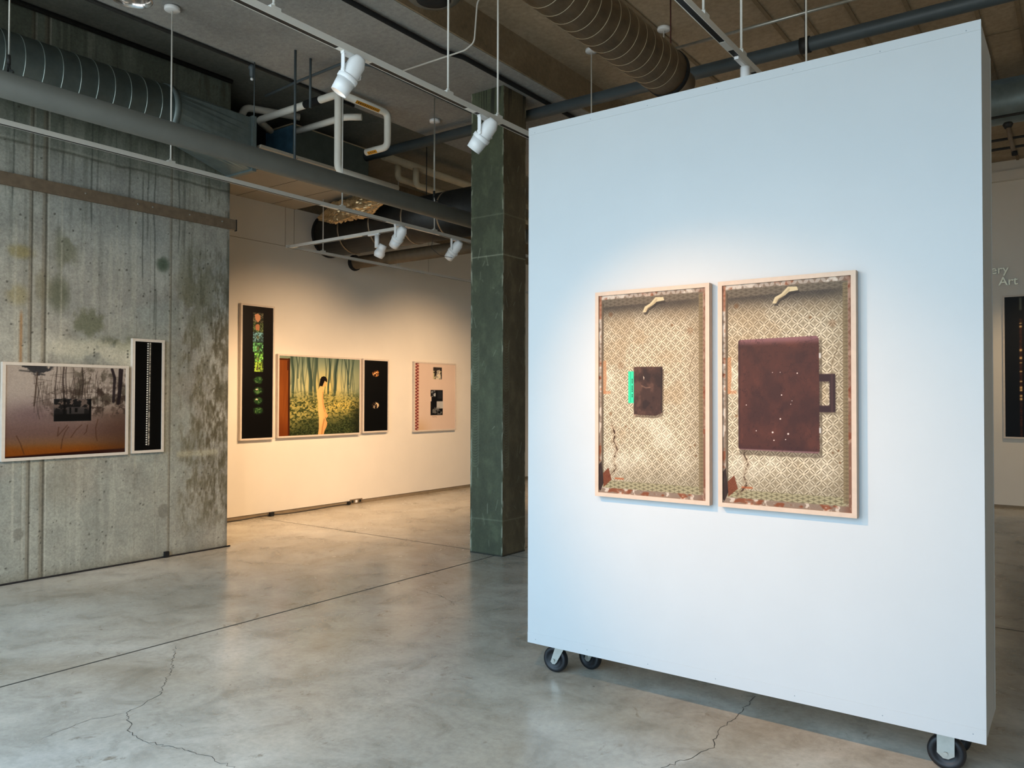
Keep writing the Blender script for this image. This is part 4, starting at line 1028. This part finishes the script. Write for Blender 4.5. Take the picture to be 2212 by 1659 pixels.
# right-hand far ceiling clutter
for lbl, z in (('upper thin pipe on the far side past the panel', 4.56), ('middle thin pipe on the far side past the panel', 4.43), ('lower thin pipe on the far side past the panel', 4.33)):
    pipe(lbl, [(-2.5, 9.6 if z > 4.5 else 10.0, z), (5, 9.6 if z > 4.5 else 10.0, z)], .014, M['darkmetal'], 'pipe', 0, 'thin pipes past the panel')
s = thing('black_pipe_drop', 'short brown pipe hanging with a black end past the panel', 'pipe', (-.6, 9.75, 4.5))
MB().tube([(-.63, 9.75, 4.52), (-.61, 9.75, 4.36), (-.575, 9.75, 4.2)], .022, 14).build('tube', M['wood'], s)
MB().cyl((-.575, 9.75, 4.215), (-.57, 9.75, 4.175), .028, 14).build('end_cap', M['blackbox'], s)
MB().lathe((-.63, 9.75, 4.53), (0, 0, -1), [(.04, 0), (.05, .02), (.03, .06)], 12).build('clamp', M['darkmetal'], s)
o = struct(MB().box(-6, XR, YF-.1, YF-.002, 4.86, 5.0).build('trim_1', M['drywall']))

# ------------------------------------------------------------------ strip, cables, outlets
s = thing('steel_strip', 'brown metal strip bolted along the concrete wall', 'strip', (XL+.02, 1.3, 3.49))
MB().box(XL+.002, XL+.03, -1.5, 5.15, 3.435, 3.545).build('channel', M['wood'], s)
MB().box(XL+.002, XL+.034, 5.15, 5.16, 3.425, 3.55).build('end_plate', M['darkmetal'], s)
for y in (3.55, 4.05, 4.2, 4.6, 4.98): MB().lathe((XL+.03, y, 3.50), (1, 0, 0), [(.009, 0), (.007, .006)], 10).build('bolt', M['steel'], s)
c = thing('floor_cable', 'dark blue cable lying along the foot of the concrete wall', 'cable', (XL+.012, 2, .008))
MB().tube([(XL+.012, y, .008) for y in np.linspace(-1.5, 5.12, 40)], .008, 8).build('cord', M['cable'], c)
MB().obox((XL+.014, 4.39, .03), (1, 0, 0), (0, 1, 0), (0, 0, 1), .014, .022, .03).build('clip', M['black'], c)
c = thing('power_cord', 'black power cord along the base of the lit gallery wall', 'cable', (XW+.03, 6.8, .008))
pts = [(XW+.03+.008*math.sin(y*9), y, .009+.012*max(0, math.sin(y*5))) for y in np.linspace(5.2, 8.12, 40)]
MB().tube(pts, .006, 8).build('cord', M['cable'], c)
MB().obox((XW+.03, 6.74, .03), (1, 0, 0), (0, 1, 0), (0, 0, 1), .018, .03, .028).build('plug_adapter', M['black'], c)
MB().obox((XW+.018, 8.14, .03), (1, 0, 0), (0, 1, 0), (0, 0, 1), .014, .025, .02).build('plug', M['black'], c)
c = thing('outlet_box', 'grey socket strip at the foot of the gallery wall', 'outlet', (XW, 8.27, .04))
MB().box(XW-.009, XW+.008, 8.17, 8.42, .0, .075).build('plate', M['galvdull'], c)
for y in (8.22, 8.295, 8.37):
    MB().box(XW+.008, XW+.010, y-.022, y+.022, .02, .06).build('socket', M['darkmetal'] if y != 8.295 else M['lampwhite'], c)

# ------------------------------------------------------------------ lights
for (a, b) in WIN:
    l = bpy.data.lights.new('window_opening', 'AREA'); l.shape = 'RECTANGLE'; l.size = b-a; l.size_y = 4.45
    l.energy = 1.0; l.cycles.is_portal = True
    o = bpy.data.objects.new('window_opening', l); COL.objects.link(o)
    o.location = ((a+b)/2, YB-.1, 2.475); o.rotation_euler = (PI/2, 0, 0)
def spot(loc, to, e, cone, col, blend=.9):
    l = bpy.data.lights.new('unseen_spot', 'SPOT'); l.energy = e; l.color = col; l.spot_size = math.radians(cone); l.spot_blend = blend; l.shadow_soft_size = .018
    o = bpy.data.objects.new('unseen_spot', l); COL.objects.link(o); o.location = loc
    o.rotation_euler = (Vector(to)-Vector(loc)).to_track_quat('-Z', 'Y').to_euler()
def beam(loc, aim, e, cone, col, blend):
    a = Vector(aim).normalized(); p = Vector(loc)+a*.15
    spot(p, p+a, e, cone, col, blend)
# unseen lamps without fixtures, along the tracks and beyond them
beam((-6.03, 9.3, 3.33), (-.72, .1, -.68), 430, 98, (1, .65, .37), 1.0)
beam((-3.23, .9, 3.33), (1.80, 2.9, -2.1), 560, 40, (1, .52, .19), 1.0)
beam((-1.53, 1.0, 3.33), (.1, 2.2, -3.0), 110, 95, WARM, 1.0)  # unseen lamp, added to warm the floor before the panel
beam((-3.23, 1.45, 3.33), (-4.25, 2.1, -1.95), 330, 48, WARM, 1.0)  # unseen lamp, added to warm the lower concrete wall
spot((-.2, 11.6, 3.6), (-.5, YF, 1.4), 120, 70, WARM)
spot((3.6, 2.6, 3.9), (XR, 2.6, 1.6), 420, 90, (1, .9, .8))  # added so that bounce off the right wall lightens the panel side
spot((3.6, 6.0, 3.9), (XR, 6.0, 1.6), 300, 90, (1, .9, .8))  # second added lamp for the same wall bounce
spot((3.0, 11.6, 3.6), (3.0, YF, 1.4), 90, 80, WARM)

w = bpy.data.worlds.new('sky'); SC.world = w; w.use_nodes = True
nt = w.node_tree; bg = nt.nodes['Background']
tc = N(nt, 'ShaderNodeTexCoord'); sx = N(nt, 'ShaderNodeSeparateXYZ'); nt.links.new(tc.outputs['Generated'], sx.inputs[0])
el = math_(nt, 'MULTIPLY_ADD', sx.outputs['Z'], .5, .5)
nt.links.new(ramp(nt, el, [(.0, (.34, .37, .37, 1)), (.47, (.48, .51, .51, 1)), (.53, (.64, .88, 1.06, 1)), (.9, (.50, .88, 1.36, 1))]), bg.inputs[0])
bg.inputs[1].default_value = SKY_STRENGTH

# ------------------------------------------------------------------ camera
f_px, hd, pt, ro = 1700.88, .628542795, .0169319646, .00254631032
cam = bpy.data.cameras.new('camera'); co = bpy.data.objects.new('camera', cam); COL.objects.link(co)
fw = Vector((-math.sin(hd)*math.cos(pt), math.cos(hd)*math.cos(pt), math.sin(pt)))
r0 = Vector((math.cos(hd), math.sin(hd), 0)); u0 = r0.cross(fw)
rt = r0*math.cos(ro)+u0*math.sin(ro); up = u0*math.cos(ro)-r0*math.sin(ro)
mw = Matrix(((rt.x, up.x, -fw.x, 0), (rt.y, up.y, -fw.y, 0), (rt.z, up.z, -fw.z, 1.62), (0, 0, 0, 1)))
co.matrix_world = mw
cam.sensor_fit = 'HORIZONTAL'; cam.sensor_width = 36.0; cam.lens = 36.0*f_px/2212.0; cam.clip_start = .05; cam.clip_end = 100
SC.camera = co
SC.cycles.max_bounces = 7; SC.cycles.diffuse_bounces = 4; SC.cycles.glossy_bounces = 3
SC.cycles.caustics_reflective = False; SC.cycles.caustics_refractive = False
SC.view_settings.view_transform = 'Standard'; SC.view_settings.look = 'None'
SC.view_settings.exposure = -0.12; SC.view_settings.gamma = 1.0
try: SC.view_settings.use_curve_mapping = False
except Exception: pass
